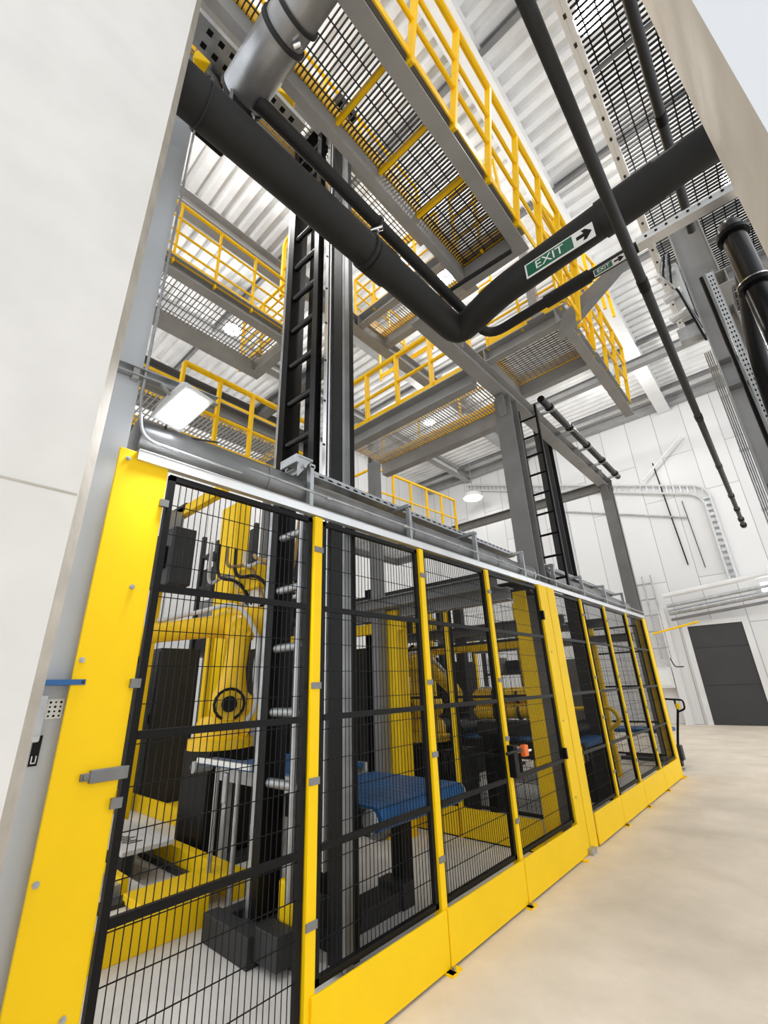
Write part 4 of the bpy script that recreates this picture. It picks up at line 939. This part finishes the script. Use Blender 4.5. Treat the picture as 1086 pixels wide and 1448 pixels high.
so.build('slot_pattern', 'black', t)
MB().tube([(.30, 5.52, 6.0), (.31, 5.52, 3.0)], .022, 8).build('cable', 'black', t, smooth=True)
for (x0, y0_, x1, y1_, z, l, s_) in ((.56, 6.0, 2.4, 8.6, 6.05, 'lower grey grating deck behind the black pipes', .07), (.5, 7.2, 2.4, 11.0, 5.0, 'lowest grey grating deck behind the black pipes', .08)):
    platform(l, x0, x1, y0_, y1_, z, bars='y', step=s_, cross=.16, beams='LN', bh=.22, bb=.12, gm='midgrey', bm='grey', trim=False)
# valve group with hoses left of the wide column
t = thing('valve_group', 'cluster of grey valves and hoses left of the wide grey column', 'valves', (.05, 6.4, 6.7))
b_ = MB(); b_.box(-.02, .16, 6.3, 6.5, 6.2, 7.1); b_.build('valve_block', 'plastic', t, bevel=.03)
for i, (a, b) in enumerate(((6.9, 7.2), (6.5, 6.75), (6.15, 6.3))):
    MB().cyl((-.12, 6.25, a), (.1, 6.25, a+.05), .06, 14).build('valve_body', 'alu', t, smooth=True)
for i in range(4):
    pts = [(.02+.03*i, 6.2, 7.2), (-.08+.03*i, 6.05, 6.8-.1*i), (.06, 6.0, 6.4), (.16, 6.2, 5.9-.1*i)]
    MB().tube(fillet(pts, .15), .014, 8).build('hose', 'black' if i % 2 else 'galv', t, smooth=True)
MB().box(-.1, .18, 6.3, 6.45, 5.8, 6.0).build('base_tray', 'galv', t)
t = thing('conduit_bundle', 'bundle of thin conduits climbing beside the wide grey column', 'conduit', (.14, 6.6, 4))
for i in range(4): MB().cyl((.10+.022*i, 6.72, 1.5), (.10+.022*i, 6.72, 5.75), .008, 8).build('conduit', 'galv', t, smooth=True)
for zz in (2.6, 3.4, 4.2, 5.0): MB().box(.08, .19, 6.73, 6.74, zz, zz+.03).build('clip', 'alu', t)
t = thing('steel_beam', 'grey beam spanning behind the hanging dark pipe to the wide column', 'beam', (-3, 11.6, 9.3))
MB().ibeam((-2.4, 9.6, 8.02), (.45, 6.9, 6.1), .2, .2).build('beam', 'grey', t) if False else None
MB().ibeam((-6.0, 13.6, 10.6), (2.0, 13.6, 10.6), .26, .24).build('beam', 'grey', t)
MB().cyl((-2.2, 13.45, 10.6), (-2.2, 13.2, 10.6), .22, 16).build('junction_box', 'plastic', t, smooth=True)

# ------------------------------------------------------------------ far wall fittings
def wallpipe(label, pts, r, m='cable', name='wall_pipe', cat='pipe', rad=.4):
    return tag(MB().tube(fillet(pts, rad) if len(pts) > 2 else pts, r, 10).build(name, m, smooth=True), label, cat)
t = thing('cable_ladder', 'grey cable ladder bending down across the far white wall', 'cable ladder', (-1.1, 19.9, 8))
for s_ in (-.14, .14):
    MB().tube(fillet([(-11.4, 19.86, 11.72+s_), (-1.15+s_*.8, 19.86, 8.2+s_), (-1.15+s_*.8, 19.86, 4.75)], .5), .045, 8).build('side_rail', 'cable', t, smooth=True)
lr = MB()
for i in range(46):
    f = i/45; x = -11.2+10.0*f; z = 11.66-3.44*f; lr.bar((x, 19.85, z-.14), (x, 19.85, z+.14), .03, .03, (0, 1, 0))
for i in range(14): lr.bar((-1.26, 19.85, 4.9+i*.23), (-1.04, 19.85, 4.9+i*.23), .05, .12)
lr.build('rungs', 'galv', t)
wallpipe('thin horizontal pipe on the far wall behind the slim column', [(-6.6, 19.9, 8.9), (-1.95, 19.9, 7.3)], .035, 'galv')
wallpipe('diagonal white brace rod below the roof line on the far wall', [(-3.0, 19.7, 9.2), (-1.35, 19.7, 10.6)], .05, 'whitepaint', 'brace_rod', 'rod')
wallpipe('dark upright cable on the far white wall', [(-2.55, 19.93, 9.9), (-2.35, 19.93, 5.5)], .022, 'black', 'wall_cable', 'cable')
wallpipe('second thin upright cable on the far white wall', [(-1.95, 19.93, 8.0), (-1.85, 19.93, 5.3)], .014, 'darkgrey', 'wall_cable', 'cable')
for i, (z, r, m, l) in enumerate(((4.62, .09, 'whitepaint', 'white crane rail pipe highest over the dark door'), (4.25, .06, 'galv', 'grey pipe above the dark door under the crane rail'), (4.02, .10, 'galv', 'thick grey pipe above the dark door'), (3.78, .05, 'midgrey', 'thin grey pipe just above the dark door'))):
    wallpipe(l, [(-3.3, 19.2+.12*i, z-.25), (2.0, 19.2+.12*i, z+.22)], r, m)
wallpipe('slim yellow pipe running from the fence end to the door', [(-3.9, 18.9, 3.05), (-2.4, 18.9, 3.32)], .035, 'yellow_rail')
t = thing('pipe_rack', 'grey caged pipe rack on the white wall beside the dark door', 'rack', (-3.9, 19.6, 2.6))
for x in (-4.25, -3.95, -3.65): MB().cyl((x, 19.72, 2.2), (x, 19.72, 5.3), .03, 8).build('upright', 'galv', t, smooth=True)
for z in (2.6, 3.2, 3.8, 4.4, 5.0): MB().cyl((-4.4, 19.72, z), (-3.62, 19.72, z), .028, 8).build('bar', 'galv', t, smooth=True)
MB().tube(fillet([(-3.65, 19.5, 2.2), (-3.55, 19.4, 1.9), (-3.3, 19.5, 1.9)], .1), .02, 8).build('hook', 'darkgrey', t, smooth=True)
t = thing('wall_panel_box', 'white panel box low on the wall beside the dark door', 'box', (-4.0, 19.8, 1.5))
MB().box(-4.6, -3.75, 19.7, 19.98, 1.2, 1.9).build('box', 'whitepaint', t, bevel=.02)
MB().box(-4.5, -3.85, 19.68, 19.70, 1.3, 1.8).build('lid', 'signwhite', t)
t = thing('wall_lamp', 'lit wall lamp at the edge of the frame beside the dark door', 'lamp', (-.3, 19.6, 4.3))
MB().box(-.5, -.1, 19.55, 19.9, 4.1, 4.45).build('housing', 'whitepaint', t, bevel=.03)
MB().box(-.46, -.14, 19.45, 19.55, 4.08, 4.40).build('lens', 'lens', t, bevel=.03)
t = thing('bay_lamp', 'white bay lamp hanging at the far back corner above the low railing', 'lamp', (-9.5, 18.0, 9.6), 'hanging bay lamps')
MB().tube([(-10.3, 18.5, 10.75), (-10.3, 18.5, 10.55), (-10.3, 18.5, 10.35)], [.1, .45, .5], 20).build('shade', 'whitepaint', t, smooth=True)
MB().cyl((-10.3, 18.5, 10.345), (-10.3, 18.5, 10.32), .44, 20).build('lens', 'lamp', t)
MB().cyl((-10.3, 18.5, 10.75), (-10.3, 18.5, 12.3), .02, 8).build('hanger', 'galv', t)

# ------------------------------------------------------------------ pallet truck at the end of the fence
t = thing('pallet_truck', 'black hand pallet truck parked at the end of the fence', 'pallet truck', (-2.05, 10.5, 0))
px, py = -2.10, 10.86
MB().tube(fillet([(px-.20, py, .25), (px-.14, py+.02, .55), (px-.03, py, .98)], .1), .022, 10).build('shaft', 'black', t, smooth=True)
MB().tube(fillet([(px-.03, py, .95), (px+.10, py-.02, 1.0), (px+.10, py-.02, 1.16), (px-.22, py+.04, 1.18)], .05), .018, 8).build('handle_loop', 'black', t, smooth=True)
MB().tube([(px-.03, py, .95), (px-.05, py, 1.17)], .018, 8).build('handle_bar', 'black', t, smooth=True)
MB().box(px-.04, px+.02, py-.03, py+.03, 1.0, 1.1).build('grip_block', 'yellow', t, bevel=.008)
MB().box(px-.34, px-.13, py-.05, py+.14, .10, .36).build('pump_body', 'darkgrey', t, bevel=.02)
MB().cyl((px-.26, py+.05, .09), (px-.18, py+.05, .09), .09, 18).build('steer_wheel', 'black', t, smooth=True)
for s_ in (-.22, .12):
    MB().box(px-1.2, px-.30, py+.06+s_-.06, py+.06+s_+.06, .08, .14).build('fork', 'darkgrey', t, bevel=.008)

# ------------------------------------------------------------------ light
def bay(x, y, z, label, power, visible=True):
    t = thing('bay_lamp', label, 'lamp', (x, y, z), 'hanging bay lamps')
    MB().tube([(x, y, z+.30), (x, y, z+.2), (x, y, z+.04)], [.08, .22, .24], 20).build('shade', 'whitepaint', t, smooth=True)
    MB().cyl((x, y, z+.03), (x, y, z+.015), .21, 20).build('lens', 'lamp', t)
    MB().cyl((x, y, z+.3), (x, y, 12.45), .015, 6).build('hanger', 'galv', t)
    l = bpy.data.lights.new('bay_light', 'POINT'); l.energy = power; l.shadow_soft_size = .22; l.color = (1.0, .985, .96)
    o = bpy.data.objects.new('bay_light', l); C.objects.link(o); o.location = (x, y, z-.25)
bay(.22, 4.40, 10.0, 'bright bay lamp above the dark grating deck', 110)
bay(-4.2, 7.4, 11.2, 'added bay lamp above the high back platform', 260)  # bay lamps from here on are added to light the ceiling and walls
bay(-9.6, 4.6, 11.2, 'added bay lamp above the back of the left platforms', 260)
bay(-8.5, 12.5, 11.2, 'added bay lamp above the far part of the cell', 260)
bay(-2.5, 15.5, 11.2, 'added bay lamp in front of the far white wall', 170)
bay(1.6, 9.5, 11.2, 'added bay lamp above the aisle near the door', 220)
bay(-5.5, 1.0, 11.2, 'added bay lamp above the lift mast', 210)
l = bpy.data.lights.new('flood_light', 'SPOT'); l.energy = 120; l.spot_size = math.radians(130); l.spot_blend = .8; l.shadow_soft_size = .1
o = bpy.data.objects.new('flood_light', l); C.objects.link(o); o.location = Q + nrm*.06
o.rotation_euler = nrm.to_track_quat('-Z', 'Y').to_euler()
wd = bpy.data.worlds.new('hall_light'); bpy.context.scene.world = wd; wd.use_nodes = True
wd.node_tree.nodes['Background'].inputs[0].default_value = (0.95, 0.98, 1.0, 1)
wd.node_tree.nodes['Background'].inputs[1].default_value = 1.35
sc = bpy.context.scene
sc.view_settings.view_transform = 'Standard'; sc.view_settings.look = 'None'; sc.view_settings.gamma = 1.0
sc.view_settings.exposure = 0.3; sc.view_settings.use_curve_mapping = False
sc.cycles.max_bounces = 8; sc.cycles.diffuse_bounces = 5; sc.cycles.use_denoising = True
